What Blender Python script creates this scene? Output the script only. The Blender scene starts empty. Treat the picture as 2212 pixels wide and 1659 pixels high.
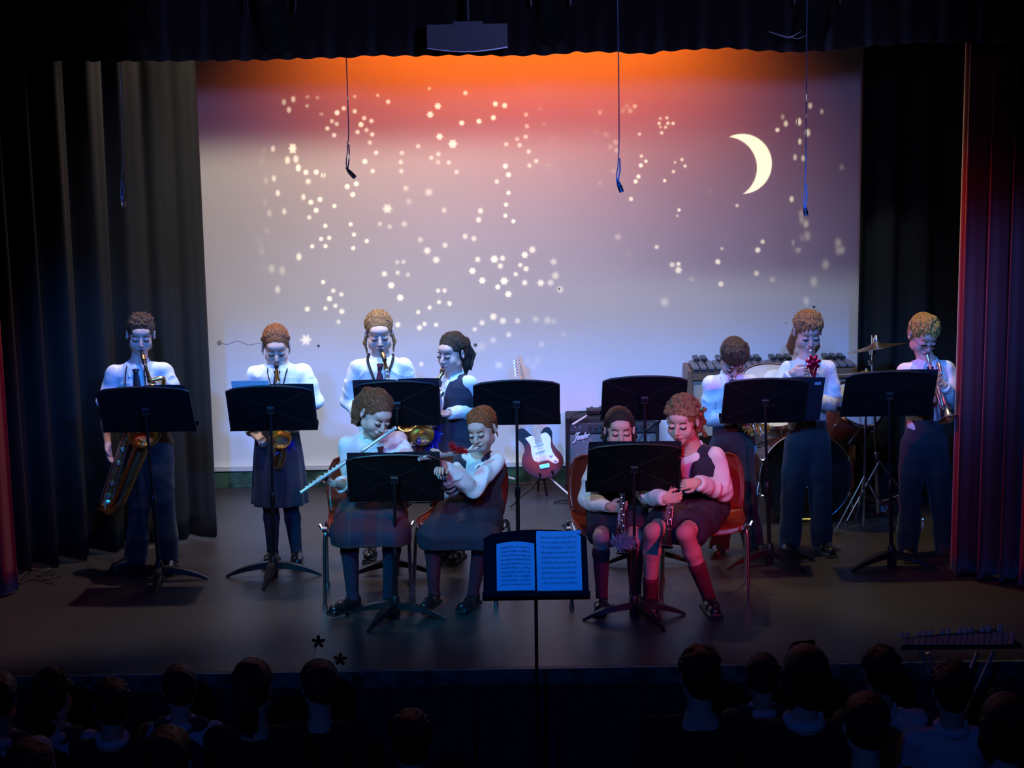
import bpy, math, random
import numpy as np
from mathutils import Vector, Matrix
random.seed(7); rng = np.random.default_rng(7)
SC = bpy.context.scene; COL = SC.collection
PI = math.pi
def V(*a): return np.array(a, float)
def nrm(v): v = np.asarray(v, float); return v/(np.linalg.norm(v)+1e-12)

# ------------------------------------------------------------------ camera
FPX, CX, CY, CAMH = 3800.0, 1106.0, 829.5, 2.95
PITCH, ROLL = math.radians(10.28), math.radians(-0.9)
cam_d = bpy.data.cameras.new('camera'); cam = bpy.data.objects.new('camera', cam_d); COL.objects.link(cam)
cam.location = (0, 0, CAMH)
cam_d.sensor_width = 36.0; cam_d.lens = FPX/2212*36.0; cam_d.clip_end = 100
MR = Matrix.Rotation(PI/2-PITCH, 3, 'X') @ Matrix.Rotation(ROLL, 3, 'Z')
cam.rotation_euler = MR.to_euler()
SC.camera = cam
RC = np.array(MR)
def ray(px, py): return RC @ V((px-CX)/FPX, -(py-CY)/FPX, -1)
def P(px, py, Y):                      # the point of the room at depth Y seen there
    d = ray(px, py); return V(0, 0, CAMH)+d*(Y/d[1])
def F(px, py, z=0.0):                  # the point of a floor at height z
    d = ray(px, py); return V(0, 0, CAMH)+d*((z-CAMH)/d[2])

# ------------------------------------------------------------------ world, view, lamps
w = bpy.data.worlds.new('dark_hall'); SC.world = w; w.use_nodes = True
w.node_tree.nodes['Background'].inputs[0].default_value = (.02, .03, .08, 1)
w.node_tree.nodes['Background'].inputs[1].default_value = .02
SC.view_settings.view_transform = 'Standard'; SC.view_settings.look = 'None'
SC.view_settings.exposure = 0.0; SC.view_settings.gamma = 1.0; SC.view_settings.use_curve_mapping = False
cy = SC.cycles
cy.max_bounces = 5; cy.diffuse_bounces = 2; cy.glossy_bounces = 3; cy.transmission_bounces = 3; cy.transparent_max_bounces = 6
cy.use_denoising = True; cy.sample_clamp_indirect = 4; cy.caustics_reflective = False; cy.caustics_refractive = False

HY = 12.3      # the back wall
def spot(name, loc, tgt, color, power, ang=60, blend=.5, rad=.05):
    d = bpy.data.lights.new(name, 'SPOT'); o = bpy.data.objects.new(name, d); COL.objects.link(o)
    d.color = color; d.energy = power; d.spot_size = math.radians(ang); d.spot_blend = blend; d.shadow_soft_size = rad
    o.location = loc
    o.rotation_euler = (Vector(tgt)-Vector(loc)).to_track_quat('-Z', 'Y').to_euler()
    return o
def profile(name, loc, tgt, color, power, L=None, R=None, B=None, T=None, soft=(.02, .02, .02, .02), rad=.05):
    """an ellipsoidal lamp whose four shutters pass through the given points"""
    rot = (Vector(tgt)-Vector(loc)).to_track_quat('-Z', 'Y').to_matrix(); Ri = np.array(rot).T
    o = spot(name, loc, tgt, color, power, 80, .1, rad); d = o.data; d.use_nodes = True; nt = d.node_tree; N = nt.nodes; K = nt.links
    em = [n for n in N if n.type == 'EMISSION'][0]; tc = N.new('ShaderNodeTexCoord'); sp = N.new('ShaderNodeSeparateXYZ'); K.new(tc.outputs['Normal'], sp.inputs[0])
    def mth(op, a, b=None, c=None):
        n = N.new('ShaderNodeMath'); n.operation = op
        for i, v in enumerate((a, b, c)):
            if v is None: continue
            if isinstance(v, (int, float)): n.inputs[i].default_value = v
            else: K.new(v, n.inputs[i])
        return n.outputs[0]
    az = mth('ABSOLUTE', sp.outputs[2]); uv = (mth('DIVIDE', sp.outputs[0], az), mth('DIVIDE', sp.outputs[1], az)); cur = None; mx = .01
    if B is not None and T is not None:      # lamps that look back down the stage
        eb, et = [(Ri @ (np.array(q, float)-np.array(loc, float))) for q in (B, T)]
        if eb[1]/-eb[2] > et[1]/-et[2]: B, T = T, B; soft = (soft[0], soft[1], soft[3], soft[2])
    if L is not None and R is not None:
        el, er = [(Ri @ (np.array(q, float)-np.array(loc, float))) for q in (L, R)]
        if el[0]/-el[2] > er[0]/-er[2]: L, R = R, L; soft = (soft[1], soft[0], soft[2], soft[3])
    for pt, ax, sg, sf in ((L, 0, 1, soft[0]), (R, 0, -1, soft[1]), (B, 1, 1, soft[2]), (T, 1, -1, soft[3])):
        if pt is None: continue
        p = Ri @ (np.array(pt, float)-np.array(loc, float)); e = p[ax]/-p[2]; mx = max(mx, abs(p[0]/p[2]), abs(p[1]/p[2]))
        n = N.new('ShaderNodeMapRange'); n.interpolation_type = 'SMOOTHSTEP'; K.new(uv[ax], n.inputs[0])
        n.inputs[1].default_value = e-sf if sg > 0 else e-sf; n.inputs[2].default_value = e+sf
        n.inputs[3].default_value = 0.0 if sg > 0 else 1.0; n.inputs[4].default_value = 1.0 if sg > 0 else 0.0
        cur = n.outputs[0] if cur is None else mth('MULTIPLY', cur, n.outputs[0])
    K.new(cur, em.inputs[1]); d.spot_size = min(2.6, 2*math.atan(mx*1.5+.05)); d.spot_blend = .15
    return o
def LIGHTS():
    W_ = HY
    # orange battens hidden behind the valance, washing down the back wall
    for x, p in LP['orange']:
        profile('orange_batten_lamp', (x, HY-.85, 3.62), (x, HY, 2.4), LP['oc'], p, (max(x-1.4, -1.75), HY, 2.8), (min(x+1.4, 1.75), HY, 2.8), (x, HY, .2), None, (.55 if x < -.9 else .8, .6 if x > 1 else .8, .8, 0), .12)
    profile('front_wash_lavender', (.6, 2, 3.35), (.1, W_, 1.5), LP['lav'][0], LP['lav'][1], (-3.2, W_, 1), (2.9, W_, 1), (0, W_, .95), None, (.02, .09, .04, 0), .12)
    # lamps hung over the stage behind the valance, shuttered to the wall
    for x in (-1.35, -.35):
        profile('wall_wash_warm', (x, 9.5, 3.8), (x-.1, W_, 1.2), LP['warm'][0], LP['warm'][1], (-3.0, W_, 1), (x+1.9, W_, 1), (x, W_-1.5, 0), (x, W_, 2.42), (.1, .5, .15, .05), .06)
    profile('wall_wash_sky_blue', (.2, 9.6, 3.7), (.25, W_, .5), LP['sky'][0], LP['sky'][1], (-2.5, W_, .6), (2.3, W_, .6), (.2, W_-2.0, 0), (.2, W_, 1.6), (.55, .5, .1, .45), .06)
    for x in (-1.7, -.6): profile('wall_fill_low', (x, 9.6, 3.7), (x, W_, .3), (.70, .80, 1), LP['low'], (x-1.5, W_, .4), (x+1.5, W_, .4), (x, W_-2.0, 0), (x, W_, .75), (.3, .35, .1, .28), .06)  # added fill lamps that brighten the foot of the wall
    profile('wall_wash_lilac', (.3, 9.6, 3.7), (.3, W_, .9), LP['lil'][0], LP['lil'][1], (-2.2, W_, .9), (1.9, W_, .9), (.2, W_-1.2, 0), (.2, W_, 2.5), (.5, .5, .2, .25), .06)
    profile('wall_wash_cold', (1.5, 9.6, 3.7), (1.6, W_, .6), LP['cold'][0], LP['cold'][1], (.45, W_, .8), (3.2, W_, .8), (1.6, W_-1.0, 0), (1.6, W_, 1.45), (.25, .1, .2, .03), .04)
    profile('front_sky_blue', (-1.6, 2.4, 3.9), (.0, 10.2, 1.2), (.10, .42, 1), LP['fs'], (-1.9, 10.2, 1), (1.9, 10.2, 1), (0, 9.2, 0), (0, 10.2, 1.75), (.04, .06, .02, .02), .05)
    profile('front_white', (-1.9, 2.6, 3.9), (.0, 10.2, 1.2), (1, .86, .9), LP['fw'], (-2.6, 10.2, 1), (2.6, 10.2, 1), (0, 9.5, .5), (0, 10.2, 1.75), (.04, .06, .03, .02), .05)
    profile('front_white_right_fill', (1.4, 3.0, 4.6), (1.75, 10.4, 1.2), (1, .90, .84), LP['fr'], (.95, 10.4, 1), (2.75, 10.4, 1), (1.75, 10.4, .72), (1.75, 10.4, 1.55), (.02, .03, .02, .02), .04)  # added fill lamp that whitens the shirts of the boys at right
    # blue wash from the front of the house, shuttered to the stage
    profile('blue_front_left', (-1.25, 3.2, 4.4), (-.4, 9.8, .8), (.02, .22, 1), LP['bl'], (-2.75, 10, 1.2), (2.9, 10, .8), (-.4, 10.1, .85), (0, 10.2, 1.75), (.03, .05, .05, .03), .10)
    profile('blue_front_right', (1.5, 3.0, 4.4), (.5, 9.8, .8), (.02, .22, 1), LP['br'], (-2.75, 10, 1.2), (3.4, 10, .8), (.5, 10.1, .80), (0, 10.2, 1.75), (.03, .05, .05, .03), .10)
    profile('blue_floor_wash', (.2, 2.6, 4.6), (.2, 9.6, .3), (.0, .14, 1), LP['bf'], (-3.4, 10, .8), (3.4, 10, .8), (0, 8.45, 0), (0, 10.3, 1.1), (.05, .05, .015, .05), .05)
    profile('conductor_stand_blue_fill', (-.3, 1.2, 4.4), (.12, 8.2, .6), (.0, .13, 1), LP['bc'], (-.25, 8.2, .6), (.5, 8.2, .6), (.1, 8.2, .30), (.1, 8.2, .85), (.012, .012, .012, .012), .03)  # added beam only to turn the conductor's pages blue
    profile('cyan_front', (-2.2, 4.2, 4.6), (-.7, 9.5, .8), (.0, .55, 1), LP['cy'], (-1.4, 9.6, .8), (.15, 9.6, .8), (-.7, 9.0, 0), (-.7, 9.6, 1.45), (.05, .05, .04, .05), .05)
    profile('front_row_pale_blue_fill', (-.9, 3.0, 4.3), (.1, 9.4, .85), (.38, .66, 1), LP['row'], (-1.15, 9.4, .8), (1.25, 9.4, .8), (0, 9.4, .50), (0, 9.4, 1.22), (.02, .02, .02, .02), .06)  # added fill lamp to lift the shirts of the seated row
    profile('red_front_right', (3.0, 4.6, 2.9), (.9, 9.6, .7), (1, .05, .16), LP['rr'], (.35, 9.6, .8), (1.6, 9.6, .8), (.9, 9.0, .15), (.9, 9.6, 1.4), (.04, .04, .04, .04), .05)
    profile('red_front_left', (1.6, 4.0, 4.2), (-.5, 9.5, .7), (1, .08, .12), LP['rl'], (-1.2, 9.6, .8), (.05, 9.6, .8), (-.4, 9.1, .2), (-.4, 9.6, 1.4), (.05, .05, .04, .05), .05)
    # white top light over the players, slightly behind them
    for nm, lx, ly, tx, ty, col, key in (('centre', .3, 10.9, .1, 9.8, (1, .80, .62), 'tc'), ('left', -1.9, 10.6, -1.7, 10.0, (1, .80, .68), 'tl'), ('right', 2.0, 10.3, 1.9, 10.2, (1, .80, .36), 'tr')):
        profile('warm_top_'+nm, (lx, ly, 4.4), (tx, ty, .3), col, LP[key], (tx-1.9, ty, .5), (tx+1.7, ty, .5), (tx, 8.85, 0), (tx, HY-.3, 0), (.2, .2, .06, .06), .05)
    spot('white_side_left', (-3.2, 8.9, 3.6), (-.2, 10.2, 1.2), (1, .86, .92), LP['sl'], 60, .9, .05)
    # red light grazing the house curtains
    spot('red_curtain_lamp_right', (.6, 9.62, 2.75), (2.8, 9.85, 1.2), (1, .02, .05), LP['rcr'], 60, .9, .02)
    spot('red_curtain_lamp_left', (-1.4, 9.40, 2.75), (-2.9, 9.5, 1.0), (1, .02, .05), LP['rcl'], 60, .9, .02)
    spot('house_blue_fill', (-1.5, -1.5, 5.5), (.6, 8.0, -.3), (.03, .16, 1), LP['hs'], 40, .9, .2)  # added unseen lamp giving the audience and glockenspiel a dim blue
    star_projector()
LP = dict(orange=((-1.0, 30), (-.5, 36), (.05, 23), (.6, 36), (1.1, 34)), oc=(1, .15, .008), lav=((.28, .32, 1), 350), warm=((1, .92, .70), 102), sky=((.12, .47, 1), 330), lil=((.8, .55, 1), 38), cold=((.75, .95, 1), 95),
          low=190, fr=150, fs=80, fw=30, row=850, bl=1700, br=1450, bf=450, bc=800, cy=1200, rr=800, rl=300, tc=160, tl=260, tr=260, sl=55, rcr=90, rcl=42, hs=230, star=4300)

# ------------------------------------------------------------------ star projector: a lamp with a slide
Z3 = """645,325,2,3 690,358,4,6 750,340,4,7 722,408,4,7 840,325,3,5 905,330,3,5 838,382,3,6 930,435,3,7 1143,322,3,6 1290,315,3,6 1357,356,4,8 1620,271,3,6 1851,300,4,8 1675,384,6,9 1626,438,6,9 2043,370,5,9 2102,380,5,9 2030,458,5,9 1828,492,5,9 1938,481,5,9 1073,398,4,8 1030,426,5,9 1143,417,4,8 997,480,4,7 1028,498,4,7 968,527,4,8 1011,570,4,8 1203,461,4,8 1250,479,4,8 1183,502,5,9 1218,537,4,7 1161,550,4,8 1255,565,4,8 1240,617,4,7 1686,579,6,9 1770,626,8,9 513,650,3,1 562,668,4,3 620,657,4,7 746,655,7,9 548,738,4,3 713,730,5,8 767,723,5,8 782,779,5,9 831,808,5,9 897,806,5,9 940,826,5,9 845,866,5,8 1280,682,4,8 1208,738,5,9 1258,800,4,8 1445,683,4,7 1438,742,4,7 1441,800,4,7 1549,641,4,7 1678,691,4,7 1633,714,4,7 1677,742,4,6 1745,745,4,7 1795,805,4,7 575,861,4,4 626,847,4,7 651,940,4,8 1095,899,5,9 1153,881,5,9 1130,950,5,9 815,966,4,8 862,999,5,9 921,981,5,9 896,1051,5,9 852,1096,4,8 1013,1023,4,9 568,998,4,3 598,1068,4,5 692,1058,4,7 1469,909,5,6 1617,935,7,6 1489,995,5,5 1352,1040,8,8 1715,1050,5,6 582,1183,4,3 1303,1137,4,6 1367,1155,4,6 1460,1138,5,6 955,1150,4,9 1117,1140,4,9 928,1234,4,9 980,1227,4,9 871,1281,4,9 956,1280,4,9 1138,1206,4,9 1220,1247,4,9 1133,1293,4,9 534,1246,5,2 548,1308,5,3 786,1348,5,8 1563,1239,5,6 1607,1309,6,8 1664,1368,6,8 1721,1274,5,7 1849,1217,5,7 1906,1232,5,7 1948,1054,5,8 1936,1111,5,8 2112,628,4,7 2107,768,5,9 2127,823,5,9 2052,867,4,8 2127,938,4,9 2111,1014,4,9 2107,1085,4,9 2158,1121,4,9 1415,1383,4,6 1455,1380,4,6 1333,1457,5,8 1418,1450,4,7 1483,1463,4,6 1377,1531,6,9 1434,1610,6,9 570,1420,4,2 612,1424,5,5 679,1436,5,5 650,1558,5,6 941,1510,4,9 1006,1565,4,8 1058,1588,4,8 982,1617,5,8 1677,1565,4,8 1718,1564,4,8 1682,1638,4,8 1748,1645,4,8 1930,1365,5,8 2036,1363,7,9 2089,1357,5,8 2075,1407,5,8 1896,1438,6,9 1959,1500,6,9 2099,1503,7,9 2058,1541,5,9 2126,1587,6,9 2173,1459,4,8 2182,595,4,6"""
Z4 = """145,265,3,2 200,297,3,1 179,329,3,2 134,398,3,4 47,436,4,6 53,511,4,6 160,500,3,4 45,577,4,7 6,631,4,7 233,547,3,1 213,591,4,3 193,640,3,3 64,672,4,7 112,732,4,7 69,761,4,7 193,761,4,4 262,797,4,1 257,908,4,3 517,422,4,5 692,382,4,4 740,383,4,6 664,411,4,4 711,413,4,5 720,343,2,2 903,461,3,6 944,457,3,7 895,493,3,8 951,491,3,8 984,492,3,8 903,516,2,7 936,517,3,7 911,553,3,8 770,561,3,7 493,541,4,3 557,563,4,4 619,613,4,5 584,641,4,4 624,663,4,5 450,638,4,2 782,701,3,8 811,733,3,9 778,760,4,9 606,794,4,4 763,831,4,9 745,862,4,9 515,873,3,4 1040,723,3,8 996,741,2,8 1060,764,3,8 986,799,3,8 930,857,3,9 716,974,4,8 1221,928,2,4 1391,1016,3,7 1022,1044,3,9 1011,1081,2,7 1857,380,4,6 1931,417,3,5 2011,423,3,1 1682,451,3,5 1702,494,4,7 1648,534,4,8 1785,482,5,8 1841,552,5,7 1789,608,4,7 1762,708,4,6 1813,715,4,6 2057,772,4,3 1739,975,4,7 1800,1070,5,4 1803,1106,5,4 1830,1132,5,5 1838,1209,6,4 1806,1220,4,3 1755,1254,4,4 1780,1294,5,4 2036,1254,6,4 2040,1300,6,4 2060,1298,5,4 1955,1392,6,4 1881,1500,6,4 1554,1246,4,7 1523,1299,5,8 1515,1447,5,6 1616,1487,5,4 1294,1290,3,6 1269,1374,5,8 1288,1515,5,7 879,1280,4,7 633,1215,5,5 700,1322,5,3 978,1393,5,7 1018,1388,4,8 1018,1427,6,8 1103,1484,4,4 930,1630,7,5 1832,1625,5,4 87,1297,6,8 39,1330,6,9 10,1395,4,8 47,1419,5,8 38,1507,5,8 141,1509,6,8 203,1507,6,6 223,1374,6,6 234,1462,7,6 264,1551,6,6"""
Z2 = """108,130,5,8 288,122,4,8 387,97,4,8 328,25,5,9 452,153,5,8 419,257,4,7 95,435,9,8 1033,15,6,9 1212,160,4,8 1326,115,4,8 1420,60,4,8 1525,78,4,8 1276,277,4,8 1226,315,5,8 1390,286,4,8 1009,285,5,8 1243,676,4,7 1960,205,6,8 2055,247,6,7 1848,266,5,7 1775,331,4,7 1958,438,5,5 2113,384,5,6 2200,247,5,6 1845,500,7,4 1810,530,6,3 2014,688,6,5 2380,230,5,5 2500,240,6,5 2560,250,5,4 2440,480,5,4 2660,380,5,3 2400,640,6,3 2360,700,6,3 2300,650,5,3"""
def star_projector():
    loc = V(.35, 1.5, 3.2); W_, H_ = 2048, 1536
    q = Vector((.2, HY, 1.5))-Vector(loc)
    rot = q.to_track_quat('-Z', 'Y').to_matrix(); Ri = np.array(rot).T
    SP = .46
    def uv(px, py):
        p = Ri @ (P(px, py, HY)-loc); return p[0]/-p[2]/SP+.5, p[1]/-p[2]/SP*(W_/H_)+.5
    img = np.zeros((H_, W_, 3), np.float32)
    # pixels of the slide per pixel of wall
    u0 = uv(1000, 500); u1 = uv(1100, 500); kx = (u1[0]-u0[0])*W_/100
    for txt, ox, oy, s in ((Z3, 380, 100, 2.962), (Z4, 1120, 100, 2.949), (Z2, 640, 640, 4.608)):
        for t in txt.split():
            x, y, r, b = [float(v) for v in t.split(',')]
            px, py = ox+x/s, oy+y/s; U, V_ = uv(px, py); cx, cy_ = U*W_, V_*H_
            R = (r*.92+.6)*kx; n = int(R*3.2)+3
            soft = .35 if b >= 9 else (.55 if b >= 6 else .9)
            xi = np.arange(int(cx)-n, int(cx)+n+1); yi = np.arange(int(cy_)-n, int(cy_)+n+1)
            if xi[0] < 0 or yi[0] < 0 or xi[-1] >= W_ or yi[-1] >= H_: continue
            X, Yy = np.meshgrid(xi-cx, yi-cy_)
            th = np.arctan2(Yy, X); el = 1.0
            if px < 660 or px > 1690: Yy = Yy*.72                     # slanting stars at both sides
            d = np.hypot(X, Yy)
            Rr = R*(1+.16*np.cos(6*th)) if r >= 6 and b >= 8 else R
            m = np.clip((Rr*(1+soft)-d)/(2*soft*R), 0, 1); m = m*m*(3-2*m)
            lev = (b/9)**2.0*1.15
            img[yi[0]:yi[-1]+1, xi[0]:xi[-1]+1] = np.maximum(img[yi[0]:yi[-1]+1, xi[0]:xi[-1]+1], (m*lev)[..., None]*np.array([1, .90, .62]))
    # crescent moon
    def zz(x, y): U, V_ = uv(1120+x/2.949, 100+y/2.949); return U*W_, V_*H_
    c1 = zz(1424, 750); c2 = zz(1322, 776); k = kx/2.949
    yi, xi = np.mgrid[0:H_, 0:W_]
    a = 190*k-np.hypot(xi-c1[0], yi-c1[1]); b = np.hypot(xi-c2[0], yi-c2[1])-197*k
    m = np.clip((np.minimum(a, b)+.8)/1.8, 0, 1); halo = np.exp(-np.clip(-np.minimum(a, b), 0, None)/(9*k))*.045
    img = np.maximum(img, np.maximum(m*1.5, halo)[..., None]*np.array([1, .90, .60])).astype(np.float32)
    im = bpy.data.images.new('star_slide', W_, H_, float_buffer=True)
    im.colorspace_settings.name = 'Non-Color'
    px4 = np.ones((H_, W_, 4), np.float32); px4[..., :3] = img
    im.pixels.foreach_set(px4.ravel()); im.update(); im.pack()
    o = spot('star_projector_lamp', tuple(loc), (.2, HY, 1.5), (1, 1, 1), LP['star'], 40, .0, .004)
    d = o.data; d.use_nodes = True; nt = d.node_tree; N = nt.nodes; L = nt.links
    em = [n for n in N if n.type == 'EMISSION'][0]
    tc = N.new('ShaderNodeTexCoord'); sp = N.new('ShaderNodeSeparateXYZ'); L.new(tc.outputs['Normal'], sp.inputs[0])
    def mth(op, a, b=None):
        n = N.new('ShaderNodeMath'); n.operation = op
        for i, v in enumerate((a, b)):
            if v is None: continue
            if isinstance(v, (int, float)): n.inputs[i].default_value = v
            else: L.new(v, n.inputs[i])
        return n.outputs[0]
    az = mth('ABSOLUTE', sp.outputs[2])
    uu = mth('ADD', mth('DIVIDE', mth('DIVIDE', sp.outputs[0], az), SP), .5)
    vv = mth('ADD', mth('DIVIDE', mth('DIVIDE', sp.outputs[1], az), SP/(W_/H_)), .5)
    cb = N.new('ShaderNodeCombineXYZ'); L.new(uu, cb.inputs[0]); L.new(vv, cb.inputs[1])
    it = N.new('ShaderNodeTexImage'); it.image = im; it.extension = 'CLIP'; L.new(cb.outputs[0], it.inputs[0])
    L.new(it.outputs[0], em.inputs[0]); em.inputs[1].default_value = 1.0

# ------------------------------------------------------------------ materials
MATS = {}
def mat(name, col, rough=.7, metal=0.0, bump=0.0, bscale=40.0, var=0.0, vscale=6.0, coat=0.0, sheen=0.0, stretch=None, spec=.5, emis=None):
    if name in MATS: return MATS[name]
    m = bpy.data.materials.new(name); m.use_nodes = True; nt = m.node_tree; N = nt.nodes; L = nt.links
    b = N['Principled BSDF']
    b.inputs['Base Color'].default_value = (*col, 1); b.inputs['Roughness'].default_value = rough
    b.inputs['Metallic'].default_value = metal; b.inputs['Specular IOR Level'].default_value = spec
    if coat: b.inputs['Coat Weight'].default_value = coat; b.inputs['Coat Roughness'].default_value = .08
    if sheen: b.inputs['Sheen Weight'].default_value = sheen
    tc = N.new('ShaderNodeTexCoord'); src = tc.outputs['Object']
    if stretch:
        mp = N.new('ShaderNodeMapping'); mp.inputs['Scale'].default_value = stretch; L.new(src, mp.inputs[0]); src = mp.outputs[0]
    if var:
        n = N.new('ShaderNodeTexNoise'); n.inputs['Scale'].default_value = vscale; n.inputs['Detail'].default_value = 4; L.new(src, n.inputs[0])
        mx = N.new('ShaderNodeMix'); mx.data_type = 'RGBA'; mr = N.new('ShaderNodeMapRange'); mr.inputs[1].default_value = .38 if var > .4 else 0; mr.inputs[2].default_value = .62 if var > .4 else 1; L.new(n.outputs[0], mr.inputs[0]); L.new(mr.outputs[0], mx.inputs[0])
        mx.inputs[6].default_value = (*[c*(1-var) for c in col], 1); mx.inputs[7].default_value = (*[min(1, c*(1+var)) for c in col], 1)
        L.new(mx.outputs[2], b.inputs['Base Color'])
    if bump:
        n = N.new('ShaderNodeTexNoise'); n.inputs['Scale'].default_value = bscale; n.inputs['Detail'].default_value = 3; L.new(src, n.inputs[0])
        bp = N.new('ShaderNodeBump'); bp.inputs['Strength'].default_value = bump; bp.inputs['Distance'].default_value = .01
        L.new(n.outputs[0], bp.inputs['Height']); L.new(bp.outputs[0], b.inputs['Normal'])
    if emis: b.inputs['Emission Color'].default_value = (*emis[:3], 1); b.inputs['Emission Strength'].default_value = emis[3]
    MATS[name] = m; return m
def plaid(name, base, line1, line2, sc=9.0):
    m = bpy.data.materials.new(name); m.use_nodes = True; nt = m.node_tree; N = nt.nodes; L = nt.links
    b = N['Principled BSDF']; b.inputs['Roughness'].default_value = .85
    tc = N.new('ShaderNodeTexCoord'); prev = None
    cur = None
    def band(axis, scale, width, off):
        sp = N.new('ShaderNodeSeparateXYZ'); L.new(tc.outputs['Object'], sp.inputs[0])
        a = N.new('ShaderNodeMath'); a.operation = 'MULTIPLY_ADD'; L.new(sp.outputs[axis], a.inputs[0]); a.inputs[1].default_value = scale; a.inputs[2].default_value = off+50
        f = N.new('ShaderNodeMath'); f.operation = 'FRACT'; L.new(a.outputs[0], f.inputs[0])
        c = N.new('ShaderNodeMath'); c.operation = 'LESS_THAN'; L.new(f.outputs[0], c.inputs[0]); c.inputs[1].default_value = width
        return c.outputs[0]
    cur = None
    for axis, scale, width, off, col, fac in ((0, sc, .38, 0, line1, .55), (2, sc, .38, 0, line1, .55), (0, sc, .07, .5, line2, .6), (2, sc, .07, .5, line2, .6)):
        mx = N.new('ShaderNodeMix'); mx.data_type = 'RGBA'
        mu = N.new('ShaderNodeMath'); mu.operation = 'MULTIPLY'; L.new(band(axis, scale, width, off), mu.inputs[0]); mu.inputs[1].default_value = fac
        L.new(mu.outputs[0], mx.inputs[0])
        if cur is None: mx.inputs[6].default_value = (*base, 1)
        else: L.new(cur, mx.inputs[6])
        mx.inputs[7].default_value = (*col, 1); cur = mx.outputs[2]
    L.new(cur, b.inputs['Base Color']); return m
M_BLACK = mat('black_metal', (.010, .010, .012), .42, .0, spec=.4)
M_DESK = mat('black_powder_coat', (.005, .005, .006), .7, spec=.12)
M_BLACKP = mat('black_plastic', (.01, .01, .012), .5)
M_CHROME = mat('chrome', (.85, .86, .9), .20, 1.0)
M_BRASS = mat('brass', (.85, .55, .22), .27, 1.0, var=.15, vscale=30)
M_SILVER = mat('silver_plate', (.86, .86, .86), .32, 1.0)
M_FLUTE = mat('satin_silver', (.84, .86, .88), .48, .75)
M_EBONY = mat('ebony', (.008, .008, .009), .38)
M_SKIN = [mat('skin_fair', (.62, .40, .32), .55, var=.06, vscale=25, spec=.35), mat('skin_light_tan', (.52, .32, .23), .55, var=.06, vscale=25, spec=.35)]
M_SHIRT = mat('white_cotton', (.80, .80, .80), .85, bump=.25, bscale=60, sheen=.2)
M_NAVY = mat('navy_wool', (.018, .020, .045), .9, bump=.2, bscale=250, sheen=.15)
M_BLKW = mat('black_wool', (.010, .010, .014), .9, bump=.2, bscale=250, sheen=.1)
M_TROUS = mat('dark_grey_trouser_cloth', (.026, .028, .034), .9, bump=.2, bscale=200, sheen=.15)
M_TIGHT = mat('navy_knit', (.025, .028, .06), .85, bump=.2, bscale=300)
M_MAROON = mat('maroon_knit', (.12, .012, .03), .88, bump=.3, bscale=300)
M_TIE = mat('maroon_tie_silk', (.09, .008, .018), .5, var=.4, vscale=60)
M_TIED = mat('dark_tie_silk', (.022, .012, .02), .5, var=.4, vscale=60)
M_SHOE = mat('black_leather', (.012, .011, .012), .28, bump=.15, bscale=80, coat=.3)
M_LIP = mat('lips', (.42, .15, .14), .45)
M_LASH = mat('dark_lashes', (.015, .008, .007), .8)
M_SOLE = mat('shoe_sole_rubber', (.02, .018, .016), .8)
HAIRC = dict(auburn=(.20, .065, .025), brown=(.075, .035, .018), dark=(.022, .013, .010), fair=(.36, .24, .055), red=(.30, .075, .02), light=(.26, .13, .05), black=(.008, .007, .008))
def hairmat(c, back=False): return mat('hair_'+c+('_pulled' if back else ''), HAIRC[c], .40, bump=1.0, bscale=24, var=.55, vscale=16, stretch=(9, 1.0, 9) if back else (9, 9, 1.0), spec=.5)

# ------------------------------------------------------------------ objects
def tagp(o, label=None, cat=None, group=None, kind=None):
    if label: o['label'] = label
    if cat: o['category'] = cat
    if group: o['group'] = group
    if kind: o['kind'] = kind
    return o
def thing(name, label, cat, loc, group=None, rz=0):
    o = bpy.data.objects.new(name, None); COL.objects.link(o); o.location = tuple(loc); o.rotation_euler = (0, 0, rz)
    o.empty_display_size = .1
    return tagp(o, label, cat, group)
def meshobj(name, verts, faces, m, parent=None, smooth=True, mats=None, midx=None, loops=None):
    me = bpy.data.meshes.new(name)
    if isinstance(faces, np.ndarray):
        nv = len(verts); nf, q = faces.shape
        me.vertices.add(nv); me.vertices.foreach_set('co', np.asarray(verts, np.float32).ravel())
        me.loops.add(nf*q); me.loops.foreach_set('vertex_index', faces.astype(np.int32).ravel())
        me.polygons.add(nf); me.polygons.foreach_set('loop_start', np.arange(0, nf*q, q, dtype=np.int32))
        me.update(calc_edges=True)
    else:
        me.from_pydata([tuple(map(float, v)) for v in verts], [], faces); me.update()
    for mm in (mats or [m]): me.materials.append(mm)
    if midx is not None: me.polygons.foreach_set('material_index', midx)
    if smooth: me.polygons.foreach_set('use_smooth', [True]*len(me.polygons))
    if smooth == 'auto':
        try: me.set_sharp_from_angle(angle=math.radians(35))
        except Exception: pass
    o = bpy.data.objects.new(name, me); COL.objects.link(o)
    if parent is not None: o.parent = parent
    return o
def structure(o): o['kind'] = 'structure'; return o
def copy_tree(o, parent=None):
    c = o.copy(); COL.objects.link(c); c.parent = parent
    for ch in list(o.children): copy_tree(ch, c)
    return c

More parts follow.
